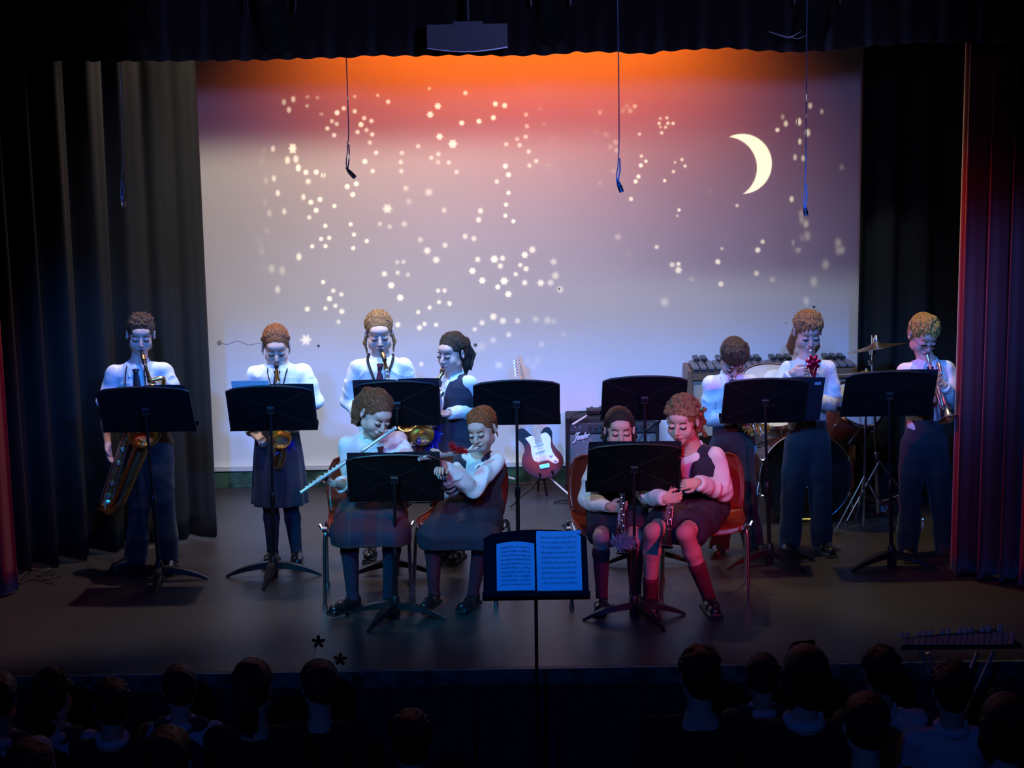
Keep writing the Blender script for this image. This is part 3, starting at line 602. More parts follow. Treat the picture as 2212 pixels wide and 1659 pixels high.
TX = (.90, .88, .80, .92, 1.02, 1.0, .62)
def person(c):
    Y0 = F(*c['foot'])[1]; base = F(*c['foot']); base = V(base[0], Y0, 0)
    root = thing('person', c['label'], 'person', base)
    def J(t): return P(t[0], t[1], Y0+(t[2] if len(t) > 2 else 0))
    k = c.get('k', 1.0); hk = c.get('hk', .93)*1.10
    H = J(c['head']); R = rotz(math.radians(c.get('yaw', 0))) @ rotx(math.radians(c.get('pitch', 0))) @ roty(math.radians(c.get('roll', 0)))
    SHL, SHR, PEL = J(c['shL']), J(c['shR']), J(c['pel'])
    wid = np.linalg.norm(SHR-SHL)/2; mid = (SHL+SHR)/2; nb = mid+V(0, .0, .035)
    up = nrm(mid-PEL); xx = SHR-SHL; xx = nrm(xx-up*(xx @ up)); yy = np.cross(up, xx); RT = np.stack([xx, yy, up], 1)
    T = np.linalg.norm(mid-PEL)+.02
    wf = c.get('wf', wid/.155)
    zs = np.array([-.10, -.02, .22, .45, .72, .90, 1.0, 1.06])*T
    RX = np.array([.115, .125, .120, .112, .128, .130, .105, .055])*wf; RY = np.array([.080, .088, .086, .080, .088, .078, .060, .045])*min(wf, 1.15)
    skin = M_SKIN[c.get('skin', 0)]
    # ---- body: one continuous mesh
    B = Solid(); Hp = head_pts(H, R, hk)
    add_head(B, H, R, hk)
    B.cone(Hp(0, .018, -.055), nb, .043*hk, .047*hk, k=.02); B.cone(nb, mid-up*.06, .05, .08, k=.03)
    B.loft(PEL, RT, zs, RX*.9, RY*.9, k=.03)
    seated = 'seat' in c
    arms = {}
    for s_ in ('L', 'R'):
        sh, el, wr = (SHL, SHR)[s_ == 'R'], J(c['el'+s_]), J(c['wr'+s_]); arms[s_] = (sh, el, wr)
        B.chain([sh-up*.01, (sh+el)/2, el, el*.6+wr*.4, wr], [.044*k, .036*k, .030*k, .029*k, .020*k], k=.012)
        hd = c.get('hand'+s_)
        if hd: add_hand(B, wr, hd[0], hd[1], hd[2], *(hd[3:] or ()), k=c.get('hdk', .82))
        else: add_hand(B, wr, wr-el, V(0, 0, -1), 1 if s_ == 'L' else -1, k=c.get('hdk', .82))
    legs = {}
    for s_ in ('L', 'R'):
        sg = -1 if s_ == 'L' else 1
        hip = PEL+RT @ V(sg*.065*wf, 0, -.03); kn, an = J(c['kn'+s_]), J(c['an'+s_]); legs[s_] = (hip, kn, an)
        B.chain([hip, hip*.5+kn*.5, kn, kn*.72+an*.28+V(0, .012, 0), an], [.070*k*wf**.5, .060*k, .044*k, .046*k, .028*k], k=.02)
        td = nrm(np.append(c.get('toe'+s_, (0, -1)), 0.0)); B.chain([an, an+V(0, 0, -.035)+td*.03, V(*(an+td*.14)[:2], .022)], [.026*k, .026*k, .016*k], k=.01)
    B.build('body', skin, root, c.get('vox', .0034), base)
    face_parts(root, base, H, R, hk, hairmat(c.get('brow', c['haircol'])))
    S = Solid(); add_hair(S, H, R, hk, c['hair'], c.get('seed', 3)); S.build('hair', hairmat(c['haircol'], c['hair'] in ('low', 'bun', 'pony', 'ponyR', 'braids')), root, .0030, base, (.0012, V(90, 16, 90) if c['hair'] in ('low', 'bun', 'pony', 'ponyR', 'braids') else V(90, 90, 16), 4))
    # ---- shirt
    S = Solid(); e = .012; zs0 = zs; zs = zs.copy()
    if not c.get('untuck'): zs[1] = .045
    S.loft(PEL, RT, zs[1:] if not c.get('untuck') else zs, (RX+e)[1:] if not c.get('untuck') else RX+e*1.5, (RY+e)[1:] if not c.get('untuck') else RY+e*1.8, k=.02)
    for q_ in (SHL, SHR): S.cone(nb-up*.030+yy*.008, q_*.90+mid*.10-up*.012, .046*k, .046*k, k=.03)
    zs = zs0; slv = c.get('sleeve', {'L': 1, 'R': 1})
    for s_ in ('L', 'R'):
        sh, el, wr = arms[s_]; f = slv[s_] if isinstance(slv, dict) else slv
        r0, r1, r2 = .050*k, .047*k, .037*k
        if f >= 1:
            ca = el+(wr-el)*.90
            S.chain([sh-up*.012, (sh+el)/2, el, (el+ca)/2, ca], [r0, .050*k, r1, .044*k, .036*k], k=.015)
            S.cone(ca-nrm(wr-el)*.045, ca, .034*k, .034*k, k=.006)
            dd = nrm(wr-el); S.half  # cuff opening
            S.cone(ca+dd*.022, ca+dd*.10, .026*k, .034*k, k=.004, op='s')
        elif f > .5:       # rolled to the forearm
            ca = el+(wr-el)*(f-.5)*1.6; S.chain([sh-up*.012, (sh+el)/2, el, ca], [r0, .050*k, .047*k, .044*k], k=.015)
            dd = nrm(wr-el); S.cone(ca+dd*.026, ca+dd*.10, .036*k, .042*k, k=.004, op='s')
        else:
            ca = sh+(el-sh)*(f*2); S.chain([sh-up*.012, sh*.4+ca*.6, ca], [r0, .054*k, .058*k], k=.015)
            dd = nrm(el-sh); S.cone(ca+dd*.03, ca+dd*.12, .046*k, .058*k, k=.004, op='s')
    S.cone(nb-up*.01-yy*.01, Hp(0, -.01, -.13)-yy*.01, .040, .046, k=.006, op='s')
    S.build('shirt', c.get('shirtm', M_SHIRT), root, .0042, base, (.0085, 19, c.get('seed', 3)))
    # collar: a band and two pointed flaps
    S = Solid(); n0 = nb-up*.004
    for i in range(18):
        a0 = -2.75+5.5*i/18; a1 = -2.75+5.5*(i+1)/18
        for lift, rr_ in ((.006, .0), (.024, -.003)):
            q = [n0+xx*(.057+rr_)*math.sin(a)+yy*(.053+rr_)*math.cos(a)+up*(lift+.012*math.cos(a)) for a in (a0, a1)]
            S.cone(q[0], q[1], .0085, .0085, k=.006)
    for sg in (-1, 1):
        a = n0+xx*sg*.024-yy*.053+up*.010; b = n0+xx*sg*.046-yy*.084-up*.052; d_ = n0+xx*sg*.066-yy*.040+up*.006
        for t in np.linspace(0, 1, 6): S.cone(a*(1-t)+d_*t, b, .0075, .0045, k=.006)
    S.build('collar', c.get('shirtm', M_SHIRT), root, .004, base)
    def front(u, z):   # a point of the shirt front, z along the spine as a share of T
        zz = z*T; ax = np.interp(zz, zs, RX+e); ay = np.interp(zz, zs, RY+e); x = u*ax
        return PEL+RT @ V(x, -ay*math.sqrt(max(0, 1-u*u))-.006, zz)
    if c.get('tie') is not None:
        b = MB(base); tm = c['tie']; pts = [front(0, z) for z in (.97, .90, .80, .65, .5, .36, c.get('tiez', .2))]
        pts[0] = pts[0]-yy*.012; ws = [.013, .018, .023, .027, .030, .033, .030]
        for i, p in enumerate(pts): pts[i] = p-yy*.006
        b.tube(pts, ws, 10, flat=.25, updir=yy); b.tube([front(0, 1.0)-yy*.016-up*.002, front(0, .955)-yy*.020], [.022, .014], 10, flat=.7, updir=yy)
        b.build('tie', tm, root)
    # ---- waistcoat or pinafore
    if c.get('vest'):
        S = Solid(); e2 = e+.007
        e2 = e+.020; S.loft(PEL, RT, zs[:-1], (RX+e2)[:-1]*np.array([1.03, 1, 1, 1, 1, .98, .92]), (RY+e2)[:-1], k=.03)
        for q_ in (SHL, SHR): S.cone(nb-up*.030+yy*.008, q_*.64+mid*.36-up*.012, .060*k, .062*k, k=.03)
        vt = front(0, .34 if seated else .52)
        for q in np.linspace(0, 1, 15): S.ell(vt*(1-q)+(nb-yy*.06)*q-yy*.035, V(.004+.034*q, .065, .026), RT, k=.010, op='s')
        S.ell(nb+up*.03, V(.047, .056, .050), RT, k=.006, op='s')
        S.build(c.get('vestname', 'pinafore_bodice'), c['vest'], root, .0045, base, (.002, 26, 5))
    # ---- lower clothes
    if c.get('trousers'):
        S = Solid(); S.loft(PEL, RT, np.array([-.13, -.05, .05, .10]), np.array([.12, .146, .142, .138])*wf, np.array([.09, .108, .106, .104])*wf**.5, k=.02)
        for s_ in ('L', 'R'):
            hip, kn, an = legs[s_]; S.chain([hip-V(0, 0, .02), hip*.5+kn*.5, kn, kn*.4+an*.6, an+V(0, .005, -.02)], [.088*k, .080*k, .066*k, .066*k, .064*k], k=.02)
            S.cone(an+V(0, 0, -.085), an+V(0, 0, -.14), .05, .05, k=.004, op='s')
        for lo_ in (0,): S.half(V(0, 0, .028), (0, 0, -1))
        S.build('trousers', c['trousers'], root, .0055, base, (.006, 15, c.get('seed', 3)+2))
    sk = c.get('skirt')
    if sk and not seated:
        S = Solid(); zb = J(sk['hem'])[2]-PEL[2]
        RS = np.eye(3) @ rotz(math.radians(c.get('bodyyaw', 0)))
        S.loft(PEL, RS, np.array([zb, zb*.5, -.02, .08, .15*T+.05]), np.array([sk.get('w', .175), .165*wf, .145*wf, .132*wf, .122*wf]), np.array([.14, .125, .108, .10, .092]), k=.02, pleats=sk.get('pleats', 14), pa=.05)
        S.build('skirt', sk['m'], root, .0055, base, (.003, 10, 8))
    if sk and seated:
        S = Solid(); S.ell(PEL-up*.01, V(.155*wf, .110, .108), RT, k=.03)
        for s_ in ('L', 'R'):
            hip, kn, an = legs[s_]; ke = hip+(kn-hip)*sk.get('len', .95)
            S.chain([hip+V(0, 0, .01), (hip+ke)/2+V(0, 0, .005), ke], [.100*k, .095*k, .080*k], k=.05)
            S.chain([(hip+ke)/2, ke+V(0, -.0, -.03)], [.09*k, .078*k], k=.05)
        (h1, k1, _), (h2, k2, _) = legs['L'], legs['R']; e1 = h1+(k1-h1)*sk.get('len', .95)*.97; e2_ = h2+(k2-h2)*sk.get('len', .95)*.97
        S.chain([e1, e2_], [.072*k, .072*k], k=.05); S.cone((h1+h2)/2, (e1+e2_)/2, .09, .074, k=.05)
        fd = nrm((k1+k2)/2-(h1+h2)/2); zk = (e1[2]+e2_[2])/2; hz = zk-sk.get('drop', .105)
        short = sk.get('short')
        if not short: S.chain([e1-xx*.022*k+V(0, .0, -.02), e1-xx*.030*k+V(0, .02, -.11)], [.078*k, .074*k], k=.04)
        if not short: S.chain([e2_+xx*.022*k+V(0, .0, -.02), e2_+xx*.030*k+V(0, .02, -.11)], [.078*k, .074*k], k=.04)
        if not short: S.chain([e1+V(0, .0, -.10), e2_+V(0, .0, -.10)], [.070*k, .070*k], k=.05)
        S.chain([e1+V(0, .10, -.08), e2_+V(0, .10, -.08)], [.075*k, .075*k], k=.05)
        S.loft(PEL, RT, np.array([-.02, .10, .22]), np.array([.150, .138, .124])*wf, np.array([.12, .105, .094]), k=.03)
        for i_ in range(0 if short else 9):      # pleats hanging at the front
            q = e1*(1-i_/8)+e2_*(i_/8)+fd*.072*k; S.cone(q+V(0, 0, .0), q+V(0, 0, -.13), .006, .014, k=.012)
        S.half(V(0, 0, hz), (0, 0, -1))
        if short:
            for s_ in ('L', 'R'):
                hip, kn, an = legs[s_]; d_ = nrm(kn-hip); q = hip+(kn-hip)*(sk['len']+.10); S.cone(q+d_*.055, q+d_*.20, .060*k, .075*k, k=.006, op='s'); S.cone(q+d_*.04, kn+d_*.1, .064*k, .07*k, k=.006, op='s')
        else:
            for s_ in ('L', 'R'):
                hip, kn, an = legs[s_]; q = hip+(kn-hip)*.86; S.cone(V(q[0], q[1], hz-.02), V(q[0], q[1], hz+.02), .058*k, .050*k, k=.006, op='s'); S.cone(V(kn[0], kn[1], hz-.06), V(kn[0], kn[1], hz+.01), .052*k, .048*k, k=.006, op='s')
        S.build('skirt', sk['m'], root, .0050, base, (.0060, 14, 9))
    for s_ in ('L', 'R'):
        hip, kn, an = legs[s_]
        so = c.get('sock')
        if so:
            f = so[1] if len(so) < 3 else (so[1] if s_ == 'L' else so[2])
            S = Solid(); top = kn+(an-kn)*f if f >= 0 else hip+(kn-hip)*(1+f)
            calf = kn*.72+an*.28+V(0, .012, 0)
            pts = [top]+([kn] if f < 0 else [])+([calf] if f < .25 else [])+[an, an+V(0, 0, -.03)]
            rr = {1: 0}
            def rad(p):
                t = np.linalg.norm(p-kn)/np.linalg.norm(an-kn); return float(np.interp(t, [0, .28, .7, 1, 1.3], [.046, .048, .040, .031, .031]))*k+.002
            S.chain(pts, [rad(p) for p in pts], k=.012)
            S.build('tights' if f < 0 else 'sock', so[0], root, .0045, base, (.0012, 40, 3))
        td = nrm(np.append(c.get('toe'+s_, (0, -1)), 0.0)); lat = np.cross(V(0, 0, 1), td); RF = np.stack([lat, td, V(0, 0, 1)], 1)
        gz = max(0.0, an[2]-.075*k); a0 = V(an[0], an[1], gz)
        S = Solid()
        S.chain([a0+V(0, 0, .040)-td*.018, a0+td*.07+V(0, 0, .034), a0+td*.135+V(0, 0, .030)], [.034*k, .036*k, .030*k], k=.02)
        S.ell(a0+V(0, 0, .062)-td*.006, V(.034, .042, .030)*k, RF, k=.015)
        S.box(a0+td*.055+V(0, 0, .012), (.036*k, .112*k, .012), RF, .006, k=.006)
        S.ell(a0+V(0, 0, .105)-td*.0, V(.027, .030, .020)*k, RF, k=.004, op='s'); S.half(V(0, 0, gz+.002), (0, 0, -1))
        sh_ = S.build('shoe', M_SHOE, root, .0045, base)
        b = MB(base); b.box(a0+td*.055+V(0, 0, .006), (.078*k, .232*k, .012), RF, .004); b.build('sole', M_SOLE, sh_)
        b = MB(base)
        for i in range(3):
            q = a0+td*(.045+.022*i)+V(0, 0, .070-.008*i); b.tube([q-lat*.018, q+V(0, 0, .004), q+lat*.018], .0022, 6)
        b.build('laces', M_BLACKP, sh_)
    c['_'] = dict(H=H, R=R, hk=hk, root=root, base=base, front=front, nb=nb, xx=xx, yy=yy, up=up, Y0=Y0, arms=arms, PEL=PEL, J=J, Hp=Hp, T=T)
    return c['_']
# ------------------------------------------------------------------ the stage
def build_setting():
    EZ = F(1106, 1441)[1]     # stage edge
    m_floor = mat('stage_paint', (.033, .029, .030), .42, bump=.12, bscale=25, var=.30, vscale=3.0, spec=.45)
    nt = m_floor.node_tree
    b = MB(); b.box((0, (EZ+14.5)/2, -.05), (13, 14.5-EZ, .10)); structure(b.build('floor', m_floor))
    m_wall = mat('painted_block', (.78, .76, .74), .75, bump=.18, bscale=9, var=.03, vscale=2)
    b = MB(); b.box((0, HY+.1, 2.4), (13, .2, 4.8)); structure(b.build('wall_back', m_wall))
    zt = P(560, 1003, HY)[2]; zg = P(560, 1016, HY)[2]
    b = MB(); b.box((0, HY-.02, (zt+zg)/2), (13, .04, zt-zg), bev=.006); structure(b.build('trim_1', mat('off_white_rail_paint', (.62, .62, .62), .6)))
    b = MB(); b.box((0, HY-.015, zg/2), (13, .03, zg-.004)); structure(b.build('baseboard_back', mat('green_skirting', (.030, .070, .048), .5, var=.6, vscale=9, bump=.2)))
    # stage front
    b = MB(); b.box((0, EZ-.012, -.045), (13, .045, .09), bev=.008); structure(b.build('trim_2', mat('worn_green_edge', (.06, .14, .13), .55, var=.6, vscale=12, bump=.3, bscale=60)))
    b = MB(); b.box((0, EZ-.030, .0005), (13, .012, .003)); structure(b.build('trim_10', mat('pale_edge_highlight', (.30, .34, .34), .5, var=.55, vscale=22)))  # pale strip: the highlight along the stage edge put into its colour
    b = MB()
    for i in range(-15, 16): b.box((i*.42, EZ-.004, -.55), (.412, .03, .92), bev=.004)
    structure(b.build('wall_front', mat('navy_stage_front', (.012, .018, .045), .8, bump=.1)))
    b = MB(); b.box((0, 4, -1.03), (13, 12, .06)); structure(b.build('ground', mat('hall_floor', (.02, .018, .016), .6)))
    # cracks and plugs on the wall
    b = MB(); pts = [P(478+i*8.2, 740+4*math.sin(i*1.1)+(i > 6)*3*(i-6)*.4, HY-.002) for i in range(12)]
    b.tube(pts, .0011, 5); structure(b.build('trim_3', mat('plaster_crack', (.22, .2, .19), .9)))
    for i, (x, y, r) in enumerate(((474, 740, .018), (1758, 663, .010), (1027, 745, .012), (1208, 624, .007), (688, 747, .01), (1698, 697, .005))):
        q = P(x, y, HY); b = MB(); b.lathe([(0, .003), (r*.6, .004), (r, .002), (r, -.01)], q, (0, -1, 0), 12); structure(b.build('trim_%d' % (4+i), mat('dark_wall_plug', (.12, .11, .11), .8) if i else mat('filled_hole', (.35, .33, .31), .9)))

def drape(name, label, cat, pts, z0, z1, m, n=90, amp=.05, wl=.16, flare=.5, seed=1, lean=(0, 0), hem=None, group=None, sharp=1.0):
    """pts: floor line of the cloth as (x, Y)."""
    r = np.random.default_rng(seed); pts = np.array(pts, float); seg = np.linalg.norm(np.diff(pts, axis=0), axis=1); cum = np.concatenate([[0], np.cumsum(seg)]); L = cum[-1]
    c = np.array([pts[:, 0].mean(), pts[:, 1].mean(), 0.0]); root = thing(name, label, cat, c, group)
    ph = r.uniform(0, 6.28, 4); nv = 28; nu = int(L/wl*14)
    def fn(u, v):
        s = u*L; x = np.interp(s, cum, pts[:, 0]); y = np.interp(s, cum, pts[:, 1])
        i = min(len(seg)-1, np.searchsorted(cum[1:], s)); t = (pts[i+1]-pts[i])/seg[i]; nn = np.array([-t[1], t[0]])
        k = 1-(1-v)*0; q = s/wl*2*PI+.9*math.sin(s/wl*1.3+ph[0])+.5*math.sin(s*7+ph[1])+.35*v*math.sin(s*3+ph[2])
        f = math.sin(q)+.35*math.sin(2.1*q+ph[3]); f = math.copysign(abs(f)**sharp, f)
        a = amp*(1-flare*v)*(1+.3*math.sin(s*5+ph[1]))
        z = z0+(z1-z0)*v
        if hem is not None and v == 0: z = z0+hem(s/L)
        return V(x+nn[0]*f*a+lean[0]*v, y+nn[1]*f*a+lean[1]*v, z)-c
    b = MB(); b.grid(fn, nu, nv, .006); b.build('drape', m, root, True)
    b = MB(); b.tube([V(pts[0][0]+lean[0], pts[0][1]+lean[1], z1+.02)-c, V(pts[-1][0]+lean[0], pts[-1][1]+lean[1], z1+.02)-c], .02, 8); b.build('curtain_rail', M_BLACK, root)
    return root
def build_drapes():
    m_blk = mat('black_serge', (.0075, .0068, .0062), .95, bump=.15, bscale=200)
    m_red = mat('crimson_velvet', (.22, .004, .010), .75, bump=.15, bscale=150, sheen=.5)
    m_val = mat('dark_red_velvet', (.010, .0015, .0025), .95, sheen=.2)
    zt = 3.7
    a = F(470, 1158); b_ = F(300, 1178); c_ = F(40, 1240)
    root = drape('stage_curtain', 'black side curtain hanging in folds behind the boy with the baritone saxophone', 'curtain',
          [(a[0], a[1]), (b_[0], b_[1]), (c_[0]-.1, c_[1]), (-3.9, c_[1])], .015, zt, m_blk, amp=.075, wl=.21, flare=.35, seed=4, lean=(-.0, 0))
    # swags where the cloth is gathered
    x0 = P(1858, 500, 11.72)[0]
    drape('stage_curtain', 'black side curtain hanging straight behind the cymbal and the boy in glasses', 'curtain',
          [(x0, 11.72), (x0+.7, 11.65), (x0+1.3, 11.4), (3.95, 11.0)], .015, zt, m_blk, amp=.06, wl=.24, flare=.3, seed=9)
    q = F(2072, 1236); q2 = F(2210, 1262)
    drape('house_curtain', 'crimson velvet house curtain beside the boy in glasses', 'curtain',
          [(q[0]-.07, q[1]), (q2[0], q2[1]), (q2[0]+.5, q2[1]-.05)], .015, zt+.1, m_red, amp=.060, wl=.125, flare=.2, seed=12, group=None)
    q = F(34, 1285)
    drape('house_curtain', 'narrow strip of crimson velvet house curtain beside the black drape and loose cables', 'curtain',
          [(q[0], q[1]), (q[0]-.35, q[1]+.02), (q[0]-.8, q[1])], .015, zt+.1, m_red, amp=.06, wl=.16, flare=.3, seed=15)
    # the valance: lower edge follows shallow waves
    YV = 8.6; c = V(0, YV, 3.0); root = thing('valance', 'dark red valance with a wavy lower edge along the top of the stage', 'valance', c)
    ex = [(0, 133), (388, 132), (560, 130), (700, 125), (745, 125), (800, 120), (900, 121), (1010, 119), (1100, 121), (1200, 118), (1250, 112), (1330, 113), (1400, 117), (1440, 110), (1500, 107), (1570, 104), (1640, 109), (1700, 113), (1780, 110), (1850, 102), (1990, 92), (2100, 93), (2212, 92)]
    E = [P(x, y, YV) for x, y in ex]; xs = [-4.4]+[e[0] for e in E]+[4.4]; zs_ = [E[0][2]-.03]+[e[2] for e in E]+[E[-1][2]]
    def fn(u, v):
        x = -4.2+8.4*u; zb = np.interp(x, xs, zs_); q = x/.19*2*PI+.8*math.sin(x*3)
        return V(x, YV+.045*math.sin(q)*(.5+.5*(1-v)), zb+(4.3-zb)*v+.004*math.sin(x*61)*(v == 0))-c
    b = MB(); b.grid(fn, 560, 6, .008); b.build('drape', m_val, root, True)
    b = MB(); b.box(V(0, YV, 4.32)-c, (8.6, .06, .06)); b.build('curtain_rail', M_BLACK, root)

def hanging_mic(label, px, ytop, ykink, ymic, tip, Y, thick=1):
    q = P(px[1], ymic, Y); top = P(px[0], ytop, Y); top = V(top[0], Y, top[2]); base = V(q[0], q[1], q[2])
    root = thing('hanging_microphone', label, 'microphone', base)
    cab = mat('blue_grey_cable', (.10, .16, .34), .5)
    k = P(px[2], ykink, Y); b = MB(base)
    up_ = V(top[0], Y, 4.25); b.tube(crom([up_, V(*(top*.5+k*.5+V(.008, 0, 0))), k, k*.3+q*.7+V(-.006, 0, 0), q], 8), .0028, 6); b.build('cable', cab, root)
    b = MB(base); b.tube([k+V(.006, 0, 0), (k+q)/2+V(.010, .002, 0), q+V(.004, 0, .01)], .0035, 6); b.tube([q+V(0, 0, .012), q], .008, 8); b.build('tie', cab, root)
    t = P(tip[0], tip[1], Y-.01); d = nrm(t-q); L = np.linalg.norm(t-q)
    b = MB(base); b.lathe([(.0, 0), (.006, .0), (.010, L*.25), (.011, L*.6), (.011, L), (0, L)], q, d, 14); b.build('microphone_body', mat('dark_blue_mic', (.02, .04, .12), .35, .4), root)
    b = MB(base)
    for i in range(4): b.lathe([(.0118, 0), (.0125, .002), (.0118, .004)], q+d*(L*(.45+.12*i)), d, 14)
    b.build('grille_rings', M_CHROME, root)

# ------------------------------------------------------------------ music stands
def music_stand(label, foot, top, bot, wpx, dY=.02, yaw=0.0, legs=(-10, 110, 230), group='music stands on the stage', ground=0.0, face='player', tilt=30, Yfix=None):
    """foot: pixel of the hub on the floor. top/bot: pixels of the middle of the desk's upper and lower edge."""
    if Yfix is None: base = F(foot[0], foot[1], ground)
    else: base = P(foot[0], foot[1], Yfix); base[2] = ground
    root = thing('music_stand', label, 'music stand', base, group)
    m = M_BLACK
    hub = V(0, 0, .105)
    for a in legs:
        a = math.radians(a); d = V(math.cos(a), math.sin(a), 0); lat = V(-d[1], d[0], 0); b = MB()
        n = 12; vs = []; fs = []
        for i in range(n+1):
            t = i/n; r_ = .012+.27*t; zt = .082*(1-t)**1.0*(1+.9*t)+.010; zb = max(.0, zt-(.030*(1-t)**.6+.010)) if t < .97 else 0
            w_ = .010+.020*math.sin(PI*min(1, t*1.05+.12))**.8*(1-.45*t)
            for s, z in ((-1, zb), (1, zb), (.8, zt), (-.8, zt)): vs.append(d*r_+lat*w_*s+V(0, 0, z))
        for i in range(n):
            for k in range(4): fs.append([i*4+k, i*4+(k+1) % 4, i*4+4+(k+1) % 4, i*4+4+k])
        fs += [[3, 2, 1, 0], [n*4, n*4+1, n*4+2, n*4+3]]; b.add(vs, fs); b.build('leg', m, root)
    Yd = base[1]+dY-.12; A = P(*top, Yd); Bq = P(*bot, Yd); zc = (A[2]+Bq[2])/2; xc = (A[0]+Bq[0])/2
    C = V(xc, Yd, zc)-base
    b = MB(); b.lathe([(.022, .0), (.026, .02), (.026, .09), (.020, .12), (.014, .13)], (0, 0, .0), n=16, cap=True); b.build('hub', m, root)
    lean = V(C[0], C[1], 0)
    col = .50*C[2]; b = MB(); b.tube([V(0, 0, .10), lean*.5+V(0, 0, col)], .0125, 12); b.build('outer_tube', m, root)
    b = MB(); b.lathe([(.013, 0), (.017, .004), (.017, .05), (.0125, .062)], lean*.5+V(0, 0, col-.05), n=14, cap=True)
    b.build('clutch_collar', mat('satin_steel', (.06, .06, .065), .35, .9), root)
    b = MB(); b.tube([lean*.5+V(0, 0, col), lean+V(0, 0, C[2]-.01)], .0085, 10); b.build('inner_tube', m, root)
    W_ = wpx/(FPX/np.linalg.norm(C+base-V(0, 0, CAMH)))
    H_ = .335; sg = 1 if face == 'player' else -1     # desk faces +Y (player) or -Y (camera)
    th = math.radians(tilt); R = rotz(math.radians(yaw))
    if sg > 0: ux, uy, un = R @ V(1, 0, 0), R @ V(0, -math.sin(th), math.cos(th)), R @ V(0, math.cos(th), math.sin(th))
    else: ux, uy, un = R @ V(1, 0, 0), R @ V(0, math.sin(th), math.cos(th)), R @ V(0, -math.cos(th), math.sin(th))
    hw, hh = W_/2, H_/2
    poly = [(-hw*1.0, -hh), (hw*1.0, -hh)]
    for i in range(13):
        t = i/12; x = hw*.965*(1-2*t); z = hh-.026*(2*t-1)**2-(.012 if i in (0, 12) else 0); poly.append((x, z))
    O = C+un*.012
    b = MB(); b.prism(poly, 0, .003, O, ux, uy, un); b.build('desk', M_DESK, root)
    b = MB(); pts = [O+ux*x+uy*z for x, z in poly[2:]]; b.tube(pts, .0075, 8)
    b.tube([O+ux*-hw*.982+uy*(-hh+.0), O+ux*-hw*.965+uy*(hh-.036)], .0045, 6); b.tube([O+ux*hw*.982+uy*(-hh+.0), O+ux*hw*.965+uy*(hh-.036)], .0045, 6)
    b.build('rolled_edge', m if face == 'player' else M_DESK, root)
    b = MB(); b.box(O-uy*(hh)+un*.03, (W_*1.012, .004, .062), np.stack([ux, uy, un], 1)); b.box(O-uy*(hh-.011)+un*.061, (W_*1.012, .024, .003), np.stack([ux, uy, un], 1)); b.build('ledge', M_DESK, root)
    b = MB()
    for sx in (-1, 1):
        for sz in (-1, 1):
            b.tube([O-un*.002+ux*sx*.03+uy*sz*.018, O-un*.0005+ux*sx*hw*.88+uy*sz*hh*.78], .0045, 6, flat=.55, updir=un)
    b.build('stamped_ribs', m, root)
    b = MB(); b.box(O-un*.014+uy*.002, (.046, .050, .022), np.stack([ux, uy, un], 1), .004); b.build('tilt_bracket', M_BLACKP, root)
    b = MB()
    for dx in (-.016, 0, .016): b.lathe([(0, .004), (.004, .003), (.0045, 0)], O-un*.026+ux*dx-uy*.014, -un, 8)
    b.build('rivets', M_CHROME, root)
    return dict(root=root, O=O+base, ux=ux, uy=uy, un=un, hw=hw, hh=hh, base=base)
def sheet_on(st, name, label, cat, x0, x1, z0, z1, m, th=.0012, dn=.004, music=False, group=None, curl=.0, rot=0.0):
    """a sheet or folder resting on the ledge of stand st; x as share of half width, z as share of half height"""
    xc = (x0+x1)/2*st['hw']; zc = (z0+z1)/2*st['hh']; wd = (x1-x0)*st['hw']; ht = (z1-z0)*st['hh']
    c = st['O']+st['ux']*xc+st['uy']*zc+st['un']*dn; root = thing(name, label, cat, c, group)
    ca, sa = math.cos(rot), math.sin(rot); ux = st['ux']*ca+st['uy']*sa; uy = st['uy']*ca-st['ux']*sa
    def fn(u, v): return ux*(u-.5)*wd+uy*((v-.5)*ht+curl*math.sin(PI*u)*v)+st['un']*(.001+.004*math.sin(PI*u)*v)
    b = MB(); b.grid(fn, 16, 8, -th); b.build('cover' if not music else 'page', m, root)
    if music:
        b = MB(); ink = mat('printed_music_ink', (.22, .22, .25), .8)
        rg = np.random.default_rng(int(abs(x0)*100)+3); n = st['un']
        for k in range(10):
            v = .90-.085*k
            def pt(u, v, e=.0012): return fn(u, v)+n*(th*0+e)
            for q in range(5):
                vv = v-.006*q; b.tube([pt(.10+.8*i/8, vv) for i in range(9)], .00035, 3)
            for i in range(26):
                u = .12+.76*rg.random(); vv = v-.024*rg.random()+.002; b.box(pt(u, vv, .0016), (.0035, .0026, .0006), np.stack([ux, uy, n], 1)); b.box(pt(u, vv+.008, .0016), (.0008, .010, .0005), np.stack([ux, uy, n], 1))
        b.build('printed_music', ink, root)
    return root

